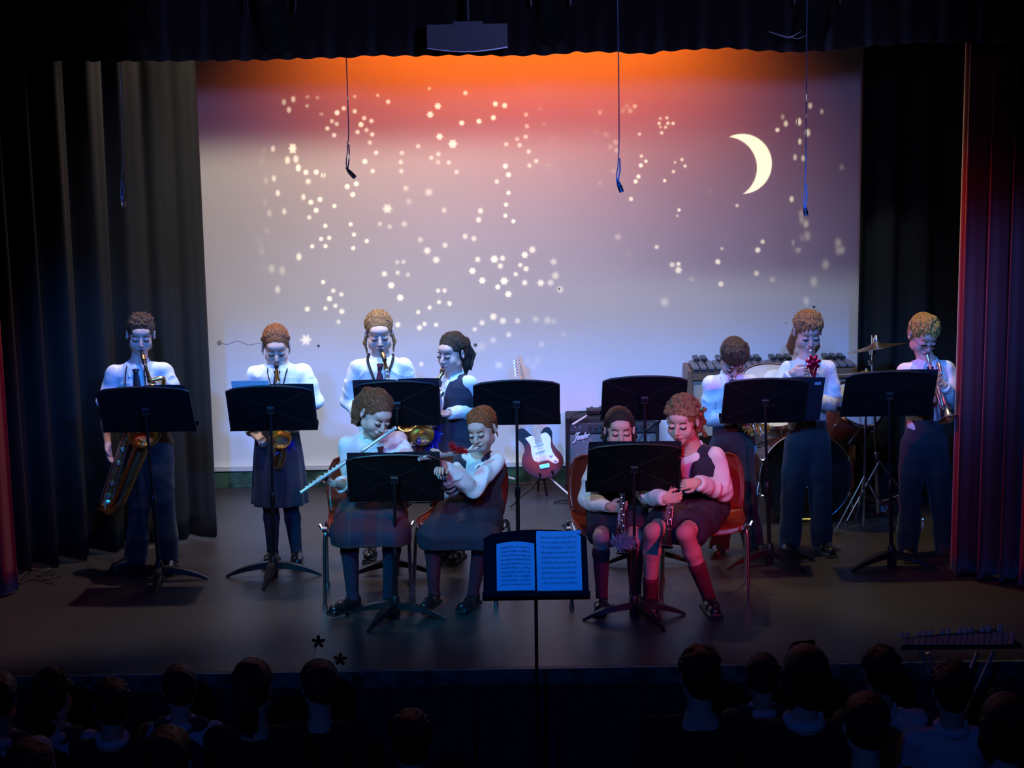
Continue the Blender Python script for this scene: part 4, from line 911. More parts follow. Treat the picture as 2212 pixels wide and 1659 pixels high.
# ------------------------------------------------------------------ chairs
def chair(label, floor_px, yaw, proto=[None]):
    base = F(*floor_px)
    if proto[0] is None:
        root = thing('plastic_chair', label, 'chair', base, 'orange plastic shell chairs', math.radians(yaw))
        m = mat('orange_red_plastic', (.21, .017, .007), .38, coat=.15, spec=.5)
        prof = [(-.235, .405, .38), (-.225, .435, .40), (-.16, .447, .425), (-.05, .436, .43), (.06, .428, .425), (.13, .437, .415), (.175, .475, .42), (.205, .54, .435), (.225, .62, .435), (.238, .69, .41), (.246, .74, .36), (.248, .758, .28)]
        pr = np.array(prof); t = np.linspace(0, 1, len(pr))
        def fn(u, v):
            y, z, w_ = [np.interp(v, t, pr[:, i]) for i in range(3)]; x = (u-.5)*w_; e = abs(2*u-1)
            lift = .030*e**3*(1 if v < .5 else .3)
            fwd = .035*e**2.5*(1 if v > .5 else 0)
            return V(x, y-fwd, z+lift)
        b = MB(); b.grid(fn, 20, 44, .006); b.build('seat_shell', m, root, True)
        b = MB()
        rim = [fn(0, v) for v in np.linspace(0, 1, 24)]+[fn(u, 1) for u in np.linspace(.1, .9, 8)]+[fn(1, v) for v in np.linspace(1, 0, 24)]
        b.tube(rim, .006, 6); b.build('rolled_rim', m, root)
        for sx in (-1, 1):
            for y0, y1 in ((-.13, -.205), (.12, .235)):
                b = MB(); b.tube(crom([V(sx*.12, y0*.8, .415), V(sx*.205, y0, .405), V(sx*.232, y0*1.08, .37), V(sx*.240, y1, .012)], 6), .0105, 10); lg = b.build('leg', M_CHROME, root)
                b = MB(); b.lathe([(0, 0), (.014, 0), (.015, .012), (.011, .03)], (sx*.240, y1, 0), n=12); b.build('foot_cap', mat('steel_glide', (.75, .74, .78), .25, 1.0), lg)
            b = MB(); b.tube([V(sx*.205, -.14, .400), V(sx*.205, .13, .400)], .009, 8); b.tube([V(sx*.232, .0, .40), V(sx*.254, -.0, .405), V(sx*.264, .02, .42)], .009, 8); b.box((sx*.235, -.01, .40), (.03, .05, .022), bev=.004); b.build('linking_hook', M_CHROME, root)
        proto[0] = root; return root
    c = copy_tree(proto[0]); c.location = tuple(base); c.rotation_euler = (0, 0, math.radians(yaw)); c['label'] = label; return c

# ------------------------------------------------------------------ wind instruments
def key_cups(root, pts, r, m, ax, off, name='key'):
    for p in pts:
        b = MB(off); b.lathe([(0, .004), (r*.6, .0045), (r, .003), (r*1.05, 0), (r, -.003)], p, ax, 12); b.build(name, m, root)
def tinsel(name, label, pts, col, n=260, ln=.035, r=.012, seed=2, met=1.0):
    c = np.asarray(pts[0], float); root = None; rg = np.random.default_rng(seed); q = crom(pts, 10) if len(pts) > 1 else [pts[0]]; b = MB(c)
    for i in range(n):
        p = q[rg.integers(len(q))]; d = nrm(rg.normal(size=3)); s = nrm(np.cross(d, rg.normal(size=3))); L = ln*rg.uniform(.5, 1.1); mid = p+d*L*.5+s*L*.15; e = p+d*L; w_ = nrm(np.cross(d, s))*.0016
        b.add([p-w_, p+w_, mid+w_+s*.002, mid-w_+s*.002, e+w_, e-w_], [[0, 1, 2, 3], [3, 2, 4, 5]])
    m = mat('tinsel_'+name, col, .22, .55); o = b.build('tinsel', m, None, False); o.location = tuple(c)
    return tagp(o, label, 'tinsel')
def saxophone(label, J, mouth, path, bell_ax, rb=.058, scale=1.0, strap=None, bari=False, cat='saxophone', lig=True):
    """path: key points from neck to bell rim, radii interpolated"""
    pts = [J(p) for p in path['pts']]; M = J(mouth); base = M.copy(); root = thing('saxophone', label, cat, base)
    b = MB(base); d0 = nrm(pts[0]-M); b.tube([M-d0*.012, M+d0*.02, M+d0*.055, M+d0*.085], [.005, .010, .013, .0135], 12); b.build('mouthpiece', M_EBONY, root)
    b = MB(base); b.tube([M+d0*.030, M+d0*.058], [.0135, .0150], 12); b.build('ligature', M_BRASS, root)
    nk = path['neck']; kk = 10
    neck = crom([M+d0*.075]+pts[:nk+1], kk); b = MB(base); b.tube(neck, cint([.009]+list(path['r'][:nk+1]), kk), 14); b.tube([neck[-1]-nrm(neck[-1]-neck[-5])*.012, neck[-1]+nrm(neck[-1]-neck[-5])*.010], path['r'][nk]*1.35, 14); b.build('neck', M_BRASS, root)
    body = crom(pts[nk:], kk); rr = cint(list(path['r'][nk:]), kk)
    b = MB(base); b.tube(body, rr, 18, cap=False); b.build('body_tube', M_BRASS, root)
    E = body[-1]; ax = nrm(bell_ax); re = rr[-1]
    prof = [(re*.98, -.01), (re*1.05, .0)]+[(re+(rb-re)*t**2.1, .085*scale*t) for t in np.linspace(.1, 1, 12)]+[(rb+.003, .0855*scale), (rb+.003, .081*scale), (rb-.004, .079*scale)]
    b = MB(base); b.lathe(prof, E, ax, 36); b.build('bell', M_BRASS, root)
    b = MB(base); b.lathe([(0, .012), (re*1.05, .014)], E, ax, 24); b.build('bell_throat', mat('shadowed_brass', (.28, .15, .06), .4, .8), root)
    # keywork on the side of the audience
    i0, i1 = path.get('kspan', (0.06, .48)); n = len(body); side = V(.25, -1, .15)
    ks = []
    for i in np.linspace(i0, i1, path.get('nk', 9)):
        j = int(i*(n-1)); t = nrm(body[min(j+1, n-1)]-body[j-1]); s = nrm(side-t*(side @ t)); ks.append((body[j]+s*(rr[j]+.004), s, rr[j]))
    for p, s, r_ in ks: key_cups(root, [p], max(.009, r_*.62), M_BRASS, s, base)
    b = MB(base)
    for o in (-.6, .5, .9):
        q = []
        for p, s, r_ in ks: t = nrm(ks[-1][0]-ks[0][0]); l = nrm(np.cross(t, s)); q.append(p+s*.008+l*r_*o*1.2)
        b.tube(q, .0022, 6)
    b.build('key_rods', M_SILVER, root)
    for p, s, r_ in ks:
        b = MB(base); b.lathe([(0, .009), (.006, .008), (.007, .004)], p+s*.002, s, 8); b.build('pearl_touch', mat('pearl', (.8, .8, .85), .12, .3), root)
    if path.get('guard'):
        for g in path['guard']:
            j = int(g*(n-1)); t = nrm(body[min(j+1, n-1)]-body[j-1]); s = nrm(side-t*(side @ t)); l = np.cross(t, s); b = MB(base)
            b.tube([body[j]+l*rr[j]*.8+t*.03, body[j]+s*(rr[j]+.02)+l*.01+t*.03, body[j]+s*(rr[j]+.02)+l*.01-t*.03, body[j]+l*rr[j]*.8-t*.03], .003, 6); b.build('key_guard', M_BRASS, root)
    if strap is not None:
        b = MB(base)
        for q in strap:
            b.tube(crom([p_+V(0, -.014, .006) for p_ in q], 8), .0085, 8, flat=.35, updir=(0, 1, 0))
        b.build('neck_strap', mat('black_webbing', (.006, .006, .009), .85), root)
    return root
def trumpet(label, M, Bl, u, rb=.061, cups=True):
    """M mouthpiece, Bl bell rim centre, u the side on which the bell tube lies"""
    M = np.asarray(M, float); a = nrm(np.asarray(Bl, float)-M); u = nrm(np.asarray(u, float)-a*(np.asarray(u, float) @ a)); base = M.copy(); root = thing('trumpet', label, 'trumpet', base)
    L = np.linalg.norm(np.asarray(Bl, float)-M); n = np.cross(a, u)
    def q(x, y, z=0): return M+a*x+u*y+n*z
    ub = (np.asarray(Bl, float)-M) @ u
    b = MB(base); b.lathe([(.006, .012), (.0125, .001), (.0135, 0), (.0135, .004), (.010, .016), (.0055, .026), (.0045, .07), (.006, .085)], M, a, 16); b.build('mouthpiece', M_SILVER, root)
    b = MB(base); y0, y1 = 0, .042; X = L*.80
    b.tube([q(.07, 0), q(X*.93, 0)], .0055, 12)
    b.tube(crom([q(X*.90, 0), q(X, 0, .0), q(X+.022, .0, .026), q(X, .0, .052), q(X*.60, 0, .052)], 6), .0062, 12); b.build('leadpipe_and_slide', M_SILVER, root)
    for i in range(3):
        x = X*.46+.034*i; b = MB(base); b.lathe([(.0, -.062), (.010, -.062), (.0125, -.058), (.0125, .055), (.010, .058), (.005, .060), (.004, .078)], q(x, .020, .018), nrm(-n), 16); v = b.build('valve', M_SILVER, root)
        b = MB(base); b.lathe([(0, .083), (.008, .082), (.0085, .078), (.002, .077)], q(x, .020, .018), nrm(-n), 12); b.build('finger_button', mat('pearl', (.8, .8, .85), .12, .3), v)
    b = MB(base)
    b.tube(crom([q(X*.46, .040, .040), q(.14, .040, .052), q(.085, .042, .045), q(.065, .042, .022), q(.085, .042, .0), q(.14, .042, 0), q(L*.45, .030, 0)], 8), .0068, 12, cap=False)
    pr = [(.0068, L*.43), (.0085, L*.60), (.011, L*.74), (.016, L*.85), (.025, L*.93), (.040, L*.975), (rb*.88, L*.993), (rb, L), (rb+.0015, L-.001), (rb-.002, L-.004)]
    b.lathe(pr, M+u*(.034*0+.030), a, 36); b.build('bell', M_SILVER, root)
    b = MB(base); b.tube([q(X*.40, .0), q(X*.40, .034)], .003, 6); b.tube([q(.16, .0), q(.16, .042)], .003, 6); b.tube([q(X*.86, .0), q(X*.86, .034)], .003, 6); b.build('braces', M_SILVER, root)
    b = MB(base); b.lathe([(.011, -.002), (.013, 0), (.011, .002)], q(X*.78, 0, .075), u, 12); b.lathe([(.011, -.002), (.013, 0), (.011, .002)], q(X*.35, .0, -.022), u, 12); b.build('finger_rings', M_SILVER, root)
    return root
def clarinet(label, J, M, E, silver=True):
    M, E = J(M), J(E); a = nrm(E-M); L = np.linalg.norm(E-M); base = M.copy(); root = thing('clarinet', label, 'clarinet', base); s = nrm(V(0, -1, .2)-a*(V(0, -1, .2) @ a)); l = np.cross(a, s)
    b = MB(base); b.tube([M-a*.01, M+a*.03, M+a*.07], [.004, .009, .011], 12); b.build('mouthpiece', M_EBONY, root)
    b = MB(base); b.lathe([(.0125, .028), (.0130, .030), (.0130, .055), (.0125, .057)], M, a, 14); b.build('ligature', M_SILVER, root)
    b = MB(base); b.lathe([(.012, .068), (.0155, .072), (.016, .12), (.0135, .13), (.0135, L*.5), (.0150, L*.52), (.0150, L*.55), (.0140, L*.57), (.0142, L*.82), (.017, L*.86), (.020, L*.92), (.028, L*.975), (.034, L), (.032, L), (.02, L*.95)], M, a, 22); b.build('body', M_EBONY, root)
    b = MB(base)
    for z, r in ((.125, .0165), (L*.53, .0165), (L*.84, .0175), (.070, .0165)): b.lathe([(r, -.003), (r+.001, 0), (r, .003)], M+a*z, a, 18)
    b.lathe([(.0335, -.004), (.036, 0), (.0335, .003)], M+a*(L-.002), a, 24); b.build('silver_rings', M_SILVER, root)
    for i in range(11):
        z = .16+(L*.80-.16)*i/10; p = M+a*z+s*.0145+l*(.005*(-1)**i); key_cups(root, [p], .0058 if i % 3 else .0075, M_CHROME, s, base)
    b = MB(base)
    for o in (-.011, .010): b.tube([M+a*.15+s*.015+l*o, M+a*L*.80+s*.016+l*o], .0018, 6)
    for i in range(4): b.tube([M+a*(L*.60+.02*i)+l*.012+s*.008, M+a*(L*.66+.02*i)+l*.024+s*.014], .003, 6)
    b.build('key_rods', M_SILVER, root)
    return root
def flute(label, A, Bq, lipat, col=M_FLUTE):
    A, Bq = np.asarray(A, float), np.asarray(Bq, float); a = nrm(Bq-A); L = np.linalg.norm(Bq-A); base = A.copy(); root = thing('flute', label, 'flute', base)   # A = crown end
    s = nrm(V(0, -.75, .7)-a*(V(0, -.75, .7) @ a)); up = nrm(V(0, .4, 1)-a*(V(0, .4, 1) @ a))
    b = MB(base); b.lathe([(0, 0), (.0095, .001), (.0098, .012), (.0090, .014), (.0095, .20), (.0115, .205), (.0115, .235), (.0098, .24)], A, a, 18); b.build('head_joint', col, root)
    b = MB(base); b.lathe([(.0098, .235), (.0098, L*.80), (.0122, L*.805), (.0122, L*.835), (.0098, L*.84), (.0098, L-.006), (.0112, L-.004), (.0112, L), (.008, L)], A, a, 18); b.build('body_and_foot', col, root)
    b = MB(base); b.lathe([(.0, .006), (.016, .005), (.018, .0), (.011, -.006)], A+a*lipat+up*.0095, up, 16); b.build('lip_plate', col, root)
    for i in range(13):
        z = .29+(L-.33)*i/12; key_cups(root, [A+a*z+up*.0105], .0085, col, up, base)
    b = MB(base); lt = nrm(np.cross(a, up)); b.tube([A+a*.28+up*.010+lt*.009, A+a*(L*.79)+up*.010+lt*.009], .0022, 6); b.tube([A+a*L*.83+up*.010+lt*.009, A+a*(L*.985)+up*.010+lt*.009], .0025, 6)
    b.tube([A+a*.28+up*.010-lt*.009, A+a*(L*.6)+up*.010-lt*.009], .0018, 6); b.build('key_rods', col, root)
    return root
# ------------------------------------------------------------------ the players
M_PLAID = plaid('red_navy_plaid', (.040, .035, .070), (.15, .016, .02), (.09, .07, .04), 6.0)
M_PLAIDN = plaid('dark_navy_plaid', (.022, .022, .045), (.045, .028, .045), (.045, .04, .05), 9.0)
def players():
    R_ = {}
    # 1 boy with the baritone saxophone
    R_[1] = person(dict(label='boy in short sleeves and dark tie playing a large saxophone before the black curtain', foot=(325, 1226),
        head=(304, 722, 0), hk=.95, yaw=12, pitch=14, roll=3, hair='crop', haircol='brown', shL=(248, 802), shR=(354, 797), pel=(318, 944), k=.98,
        elL=(226, 885, .02), wrL=(233, 962, -.12), handL=((.15, -.25, -1), (1, -.3, 0), 1, (.3, .35, .3)), elR=(378, 872, -.02), wrR=(352, 866, -.13), handR=((-.5, -.2, .8), (-.6, .5, 0), 1),
        sleeve={'L': .40, 'R': .40}, knL=(303, 1082, .0), anL=(292, 1206), toeL=(-.75, -.65), knR=(352, 1080, -.02), anR=(363, 1210), toeR=(.15, -1), trousers=M_TROUS, tie=M_TIED, seed=1))
    # 2 girl with alto saxophone
    R_[2] = person(dict(label='girl with auburn hair tied back and a knee length dark skirt playing a saxophone', foot=(612, 1212),
        head=(596, 748, 0), hk=.96, yaw=8, pitch=24, hair='low', haircol='auburn', shL=(550, 806), shR=(655, 801), pel=(600, 944), k=.96,
        elL=(534, 880, .03), wrL=(546, 934, -.10), handL=((.65, -.3, -.5), (.3, .2, -1), 1, (.4, .5, .4)), elR=(682, 868, -.02), wrR=(612, 876, -.13),
        sleeve={'L': 1, 'R': 1}, knL=(585, 1092), anL=(589, 1192), toeL=(-.1, -1), knR=(628, 1092), anR=(641, 1196), toeR=(.15, -1), skirt=dict(m=M_NAVY, hem=(598, 1086), w=.168, pleats=10),
        sock=(M_TIGHT, -.75), tie=M_TIED, seed=2))
    # 3 tall girl
    R_[3] = person(dict(label='tallest girl with a messy top bun playing a saxophone behind a music stand', foot=(820, 1200),
        head=(819, 720, 0), hk=1.0, yaw=6, pitch=12, roll=-2, hair='bun', haircol='light', shL=(775, 790), shR=(872, 786), pel=(822, 936), k=1.0,
        elL=(752, 866, .10), wrL=(800, 908, -.08), elR=(893, 862, .05), wrR=(842, 868, -.12), knL=(802, 1084), anL=(800, 1196), knR=(842, 1084), anR=(845, 1196),
        skirt=dict(m=M_BLKW, hem=(822, 1092), w=.17), sock=(M_TIGHT, -.75), tie=M_TIE, seed=3, untuck=True))
    # 4 girl in waistcoat
    R_[4] = person(dict(label='girl with a long dark ponytail and navy pinafore turned sideways to play a saxophone', foot=(978, 1206),
        head=(976, 762, 0), hk=.93, yaw=-38, pitch=8, hair='pony', haircol='dark', shL=(948, 830, .09), shR=(1014, 824, -.07), pel=(980, 935), k=.92, wf=.92, bodyyaw=-35,
        elL=(938, 890, -.16), wrL=(940, 862, -.20), elR=(1032, 888, .02), wrR=(968, 893, -.20), handR=((-1, -.3, -.05), (0, .4, -1), -1, (.4, .5, .4)), knL=(965, 1085), anL=(966, 1190), toeL=(-.6, -.8), knR=(992, 1085), anR=(992, 1194), toeR=(-.3, -1),
        skirt=dict(m=M_NAVY, hem=(978, 1090), w=.16), vest=M_NAVY, sock=(M_TIGHT, -.75), seed=4))
    # 5 flautist, plaid skirt
    R_[5] = person(dict(label='seated girl with auburn ponytail, maroon tie and red plaid skirt playing a flute', foot=(800, 1312), seat=1,
        head=(812, 893, -.02), hk=.98, yaw=34, pitch=32, roll=10, hair='ponyR', haircol='auburn', shL=(752, 958, .06), shR=(862, 950, .20), pel=(803, 1076, .24), k=.98,
        elL=(762, 1050, .12), wrL=(722, 1046, -.06), sleeve={'L': .85, 'R': 1}, handL=((-.7, -.05, .62), (-.45, -.55, -.75), -1, (.55, .8, .6)), elR=(882, 1020, .02), wrR=(800, 1016, -.02), knL=(752, 1150, -.20), anL=(762, 1288, -.08), toeL=(-.70, -.72), knR=(848, 1150, -.20), anR=(840, 1286, -.02), toeR=(.2, -1),
        skirt=dict(m=M_PLAID, len=.98, drop=.07), sock=(M_TIGHT, -.7), tie=M_TIE, seed=5, shoek=1.1))
    # 6 flautist, red hair
    R_[6] = person(dict(label='seated girl with red hair, navy pinafore and maroon knee socks playing a flute', foot=(985, 1308), seat=1,
        head=(1041, 926, 0), hk=.92, yaw=-24, pitch=16, roll=-8, hair='low', haircol='red', shL=(998, 998, .18), shR=(1074, 992, .06), pel=(1030, 1084, .22), k=.90, wf=.95,
        elL=(975, 1052, -.08), wrL=(955, 1020, -.30), elR=(1024, 1058, -.10), wrR=(959, 1008, -.24), handR=((-.35, -.25, 1), (-.6, .5, -.3), 1, (.25, .35, .3)), knL=(935, 1158, -.14), anL=(937, 1280, -.06), toeL=(-.35, -.95), knR=(1042, 1162, -.14), anR=(1022, 1282, -.02), toeR=(-.45, -.9),
        skirt=dict(m=M_PLAIDN, len=.96, drop=.065), vest=M_NAVY, sock=(M_MAROON, .08), seed=6))
    # 7 clarinettist with braids
    R_[7] = person(dict(label='seated girl with two dark braids playing a clarinet behind the front music stand', foot=(1335, 1306), seat=1,
        head=(1338, 927, 0), hk=.95, yaw=2, pitch=6, hair='braids', haircol='dark', shL=(1290, 992, .06), shR=(1385, 990, .06), pel=(1335, 1086, .18), k=.93,
        elL=(1268, 1082, .02), wrL=(1316, 1096, -.18), handL=((1, -.25, .0), (.3, .9, .1), 1, (.5, .8, .6)), elR=(1402, 1078, .02), wrR=(1368, 1030, -.08), knL=(1298, 1160, -.20), anL=(1300, 1288, -.05), toeL=(-.15, -1), knR=(1372, 1162, -.20), anR=(1372, 1280, .02), toeR=(.05, -1),
        skirt=dict(m=M_PLAIDN, len=.74, short=1), vest=M_NAVY, sock=(M_MAROON, .22), seed=7))
    # 8 clarinettist, curly hair
    R_[8] = person(dict(label='seated girl with curly hair and a plait across her brow playing a clarinet', foot=(1470, 1308), seat=1, skin=0,
        head=(1474, 908, 0), hk=1.0, yaw=-24, pitch=12, hair='curly', haircol='light', shL=(1446, 984, .16), shR=(1546, 984, .02), pel=(1506, 1086, .20), k=1.04, wf=1.08,
        elL=(1400, 1066, -.10), wrL=(1436, 1078, -.26), handL=((1, -.15, .12), (.2, .95, 0), 1, (.5, .8, .6)), elR=(1562, 1062, .04), wrR=(1506, 1042, -.20), handR=((-1, -.3, -.05), (.0, .8, -.3), 1, (.5, .7, .5)), knL=(1410, 1150, -.24), anL=(1404, 1292, -.06), toeL=(.05, -1), knR=(1480, 1152, -.26), anR=(1532, 1292, -.08), toeR=(.12, -1),
        skirt=dict(m=M_PLAIDN, len=.72, short=1), vest=M_NAVY, sock=(M_MAROON, .72, .50), seed=8))
    # 9 boy, head bowed
    R_[9] = person(dict(label='boy with his head bowed over a trumpet behind a music stand', foot=(1592, 1192),
        head=(1584, 772, -.06), hk=.95, yaw=6, pitch=56, hair='short', haircol='brown', shL=(1536, 826), shR=(1622, 822), pel=(1580, 950), k=.93,
        elL=(1532, 902, .0), wrL=(1590, 906, -.14), elR=(1640, 890, .0), wrR=(1606, 880, -.14), sleeve={'L': .95, 'R': 1}, knL=(1562, 1088), anL=(1553, 1186), toeL=(-.2, -1), knR=(1612, 1088), anR=(1630, 1188), toeR=(.45, -.9), trousers=M_TROUS, tie=M_TIED, seed=9))
    # 10 boy, trumpet
    R_[10] = person(dict(label='boy with a side parting standing in front of the bass drum playing a trumpet', foot=(1742, 1190),
        head=(1745, 716, 0), hk=.97, yaw=4, pitch=22, hair='short', haircol='light', shL=(1700, 796), shR=(1788, 792), pel=(1744, 940), k=.96,
        elL=(1676, 866, -.02), wrL=(1712, 806, -.22), handL=((.9, -.1, .1), (.2, .9, -.2), 1, (.5, .8, .6)), elR=(1804, 872, .0), wrR=(1757, 868, -.14), knL=(1712, 1082), anL=(1704, 1182), toeL=(-.25, -1), knR=(1772, 1082), anR=(1776, 1182), toeR=(.2, -1), trousers=M_TROUS, tie=M_TIED, seed=10))
    # 11 boy, glasses
    R_[11] = person(dict(label='boy with fair hair and glasses playing a trumpet beside the crimson curtain', foot=(1996, 1202),
        head=(1994, 724, 0), hk=.97, yaw=14, pitch=30, roll=4, hair='short', haircol='fair', shL=(1958, 796), shR=(2046, 794), pel=(1996, 940), k=.96,
        elL=(1946, 876, -.02), wrL=(1996, 866, -.14), handL=((.8, -.3, .3), (.3, .8, 0), 1), elR=(2064, 868, -.06), wrR=(2040, 834, -.22), handR=((-.9, -.2, .2), (-.2, .9, -.2), -1, (.5, .8, .6)), knL=(1966, 1082), anL=(1960, 1190), toeL=(-.1, -1), knR=(2034, 1082), anR=(2044, 1190), toeR=(.3, -1), trousers=M_TROUS, tie=M_TIED, seed=11))
    # glasses
    q = R_[11]; h = q['Hp']; b = MB(q['base'])
    for sx in (-1, 1):
        b.tube([h(sx*.032+.020*math.cos(a), -.098-.002*0+.006*abs(math.cos(a)*(sx == sx))*0, -.004+.014*math.sin(a)) for a in np.linspace(0, 2*PI, 17)], .0016, 6, cap=False)
        b.tube([h(sx*.052, -.097, .0), h(sx*.076, -.05, .004), h(sx*.078, .005, .002)], .0016, 6)
    b.tube([h(-.012, -.100, .0), h(.012, -.100, .0)], .0016, 6); b.build('glasses', mat('dark_spectacle_frame', (.02, .018, .018), .3), q['root'])
    # drummer, mostly hidden
    R_[12] = person(dict(label='long haired drummer in a white shirt seated behind the boy with the side parting', foot=(1736, 1086), seat=1,
        head=(1737, 738, 0), hk=.98, yaw=0, pitch=18, hair='bob', haircol='auburn', shL=(1668, 812, .0), shR=(1772, 812, .0), pel=(1735, 920, .0), k=.95,
        elL=(1640, 868, -.02), wrL=(1668, 880, -.2), elR=(1816, 860, -.02), wrR=(1800, 880, -.2), knL=(1690, 950, -.12), anL=(1690, 1072, -.02), knR=(1782, 950, -.12), anR=(1782, 1072, -.02), trousers=M_TROUS, seed=12))
    return R_

def instruments(R_):
    J = R_[1]['J']; f = R_[1]['front']; nb = R_[1]['nb']
    M = R_[1]['Hp'](.004, -.098, -.062); a1 = lambda t: J(t)
    saxophone('large brass saxophone with a looped top held by the boy before the black curtain', lambda t: M if t == 'M' else J(t), 'M',
        dict(pts=[(314, 790, -0.130), (324, 822, -0.124), (352, 818, -0.105), (348, 842, -0.093), (322, 838, -0.099), (292, 900, -0.124), (262, 980, -0.161), (232, 1078, -0.198), (238, 1098, -0.223), (258, 1080, -0.248), (288, 1010, -0.223), (312, 952, -0.198)],
             r=[.010, .012, .014, .015, .017, .022, .028, .036, .040, .040, .042, .046], neck=1, kspan=(.30, .66), nk=12, guard=(.55, .62, .68)), V(.12, -.72, .62), rb=.098, scale=1.2,
        strap=[[nb-R_[1]['xx']*.062+V(0, .01, 0), f(-.50, .98)-V(0, .012, 0), f(-.52, .72)-V(0, .01, 0), f(-.35, .45)-V(0, .02, 0), f(-.1, .25)-V(0, .05, 0)], [nb+R_[1]['xx']*.062+V(0, .01, 0), f(.42, .96)-V(0, .012, 0), f(.38, .70)-V(0, .012, 0), f(.2, .45)-V(0, .03, 0), f(-.1, .25)-V(0, .05, 0)]])
    J2 = R_[2]['J']; f = R_[2]['front']; nb = R_[2]['nb']; M2 = R_[2]['Hp'](.002, -.098, -.062)
    saxophone('brass saxophone held upright by the girl with the knee length dark skirt', lambda t: M2 if t == 'M' else J2(t), 'M',
        dict(pts=[(597, 792, -0.136), (600, 822, -0.118), (602, 850, -0.124), (600, 920, -0.136), (598, 985, -0.149), (600, 1003, -0.174), (606, 988, -0.192), (608, 960, -0.192)],
             r=[.010, .012, .014, .019, .026, .030, .031, .033], neck=1, kspan=(.02, .5), nk=9), V(.05, -.80, .60), rb=.062,
        strap=[[nb-R_[2]['xx']*.06+V(0, .01, 0), f(-.45, .96)-V(0, .012, 0), f(-.2, .78)-V(0, .02, 0), f(.02, .60)-V(0, .05, 0)], [nb+R_[2]['xx']*.06+V(0, .01, 0), f(.45, .96)-V(0, .012, 0), f(.28, .75)-V(0, .02, 0), f(.02, .60)-V(0, .05, 0)]])
    J3 = R_[3]['J']; f = R_[3]['front']; nb = R_[3]['nb']; M3 = R_[3]['Hp'](.006, -.098, -.062); xx = R_[3]['xx']
    saxophone('brass saxophone hanging from a padded black strap on the tallest girl', lambda t: M3 if t == 'M' else J3(t), 'M',
        dict(pts=[(829, 772, -0.136), (834, 796, -0.124), (837, 826, -0.130), (846, 880, -0.136), (860, 938, -0.149), (866, 958, -0.174), (878, 950, -0.192), (884, 925, -0.192)],
             r=[.010, .012, .014, .019, .026, .030, .031, .033], neck=1, kspan=(.02, .5), nk=9), V(-.1, -.80, .60), rb=.058,
        strap=[[nb-xx*.072+V(0, .02, .025), nb-xx*.075-V(0, .05, 0.01), f(-.30, .80)-V(0, .016, 0), f(.02, .55)-V(0, .02, 0), f(.08, .40)-V(0, .05, 0)], [nb+xx*.072+V(0, .02, .025), nb+xx*.072-V(0, .05, 0.01), f(.28, .78)-V(0, .016, 0), f(.12, .55)-V(0, .02, 0), f(.08, .40)-V(0, .05, 0)]])
    b = MB((0, 0, 0))
    J4 = R_[4]['J']; M4 = R_[4]['Hp'](0, -.098, -.062)
    saxophone('brass saxophone played by the girl turned sideways, its bell above blue tinsel', lambda t: M4 if t == 'M' else J4(t), 'M',
        dict(pts=[(955, 806, -0.149), (943, 826, -0.161), (938, 850, -0.161), (925, 905, -0.174), (908, 962, -0.174), (906, 985, -0.198), (908, 975, -0.223), (914, 956, -0.229)],
             r=[.010, .012, .014, .019, .026, .030, .031, .033], neck=1, kspan=(.02, .5), nk=9), V(-.02, -.72, .68), rb=.068)
    # flutes
    J5 = R_[5]['J']; A = J5((857, 923, -.14)); B_ = J5((650, 1064, -.12)); flute('silver flute slanting down across the girl in the red plaid skirt', A, B_, .055)
    J6 = R_[6]['J']; A = R_[6]['Hp'](.045, -.112, -.066); B_ = J6((905, 992, -.40)); flute('silver flute held level by the red haired girl', A, B_, .050)
    # clarinets
    clarinet('black clarinet with silver keys held by the girl with braids, silver tinsel on it', lambda t: R_[7]['Hp'](.002, -.100, -.062) if t == 'M' else R_[7]['J'](t), 'M', (1345, 1196, -.32))
    clarinet('black clarinet held by the girl with curly hair', lambda t: R_[8]['Hp'](.002, -.100, -.062) if t == 'M' else R_[8]['J'](t), 'M', (1440, 1182, -.36))
    # trumpets
    M9 = R_[9]['Hp'](.0, -.100, -.060); trumpet('silver trumpet pointing at the floor with gold tinsel round its bell', M9+V(0, -.012, 0), R_[9]['J']((1644, 958, -.22)), V(.8, 0, .6), rb=.062)
    M10 = R_[10]['Hp'](.0, -.100, -.060); trumpet('silver trumpet with a crimson bow played by the boy before the bass drum', M10+V(0, -.012, 0), R_[10]['J']((1724, 876, -.20)), V(1, 0, 0))
    M11 = R_[11]['Hp'](.0, -.100, -.060); trumpet('silver trumpet pointing down beside the crimson curtain', M11+V(0, -.012, 0), R_[11]['J']((2040, 908, -.30)), V(1, .0, .1), rb=.062)
    # tinsel and bow
    G = (.95, .62, .12); Bl = (.02, .03, .75); Rd = (.8, .03, .04); Sv = (.8, .8, .85)
    tinsel('gold', 'gold tinsel on the trumpet of the boy with his head bowed', [R_[9]['J']((1612, 922, -.16)), R_[9]['J']((1634, 930, -.20)), R_[9]['J']((1658, 924, -.18))], G, 700, .040)
    tinsel('blue', 'blue tinsel on the saxophone of the girl turned sideways', [J4((898, 952, -0.223)), J4((915, 965, -0.236)), J4((938, 955, -0.211)), J4((944, 925, -0.186))], Bl, 700, .048)
    tinsel('blue', 'small blue tinsel on the saxophone of the girl in the knee length skirt', [J2((618, 950, -0.186)), J2((628, 962, -0.174)), J2((606, 975, -0.211))], Bl, 160, .04)
    tinsel('red', 'red tinsel tuft on the flute of the red haired girl', [R_[6]['J']((975, 962, -.30)), R_[6]['J']((985, 970, -.30)), R_[6]['J']((1008, 976, -.26))], Rd, 320, .028)
    tinsel('red', 'red tinsel on the upper joint of the clarinet of the girl with curly hair', [R_[8]['J']((1470, 965, -.30)), R_[8]['J']((1474, 985, -.32))], (.5, .04, .06), 160, .026)
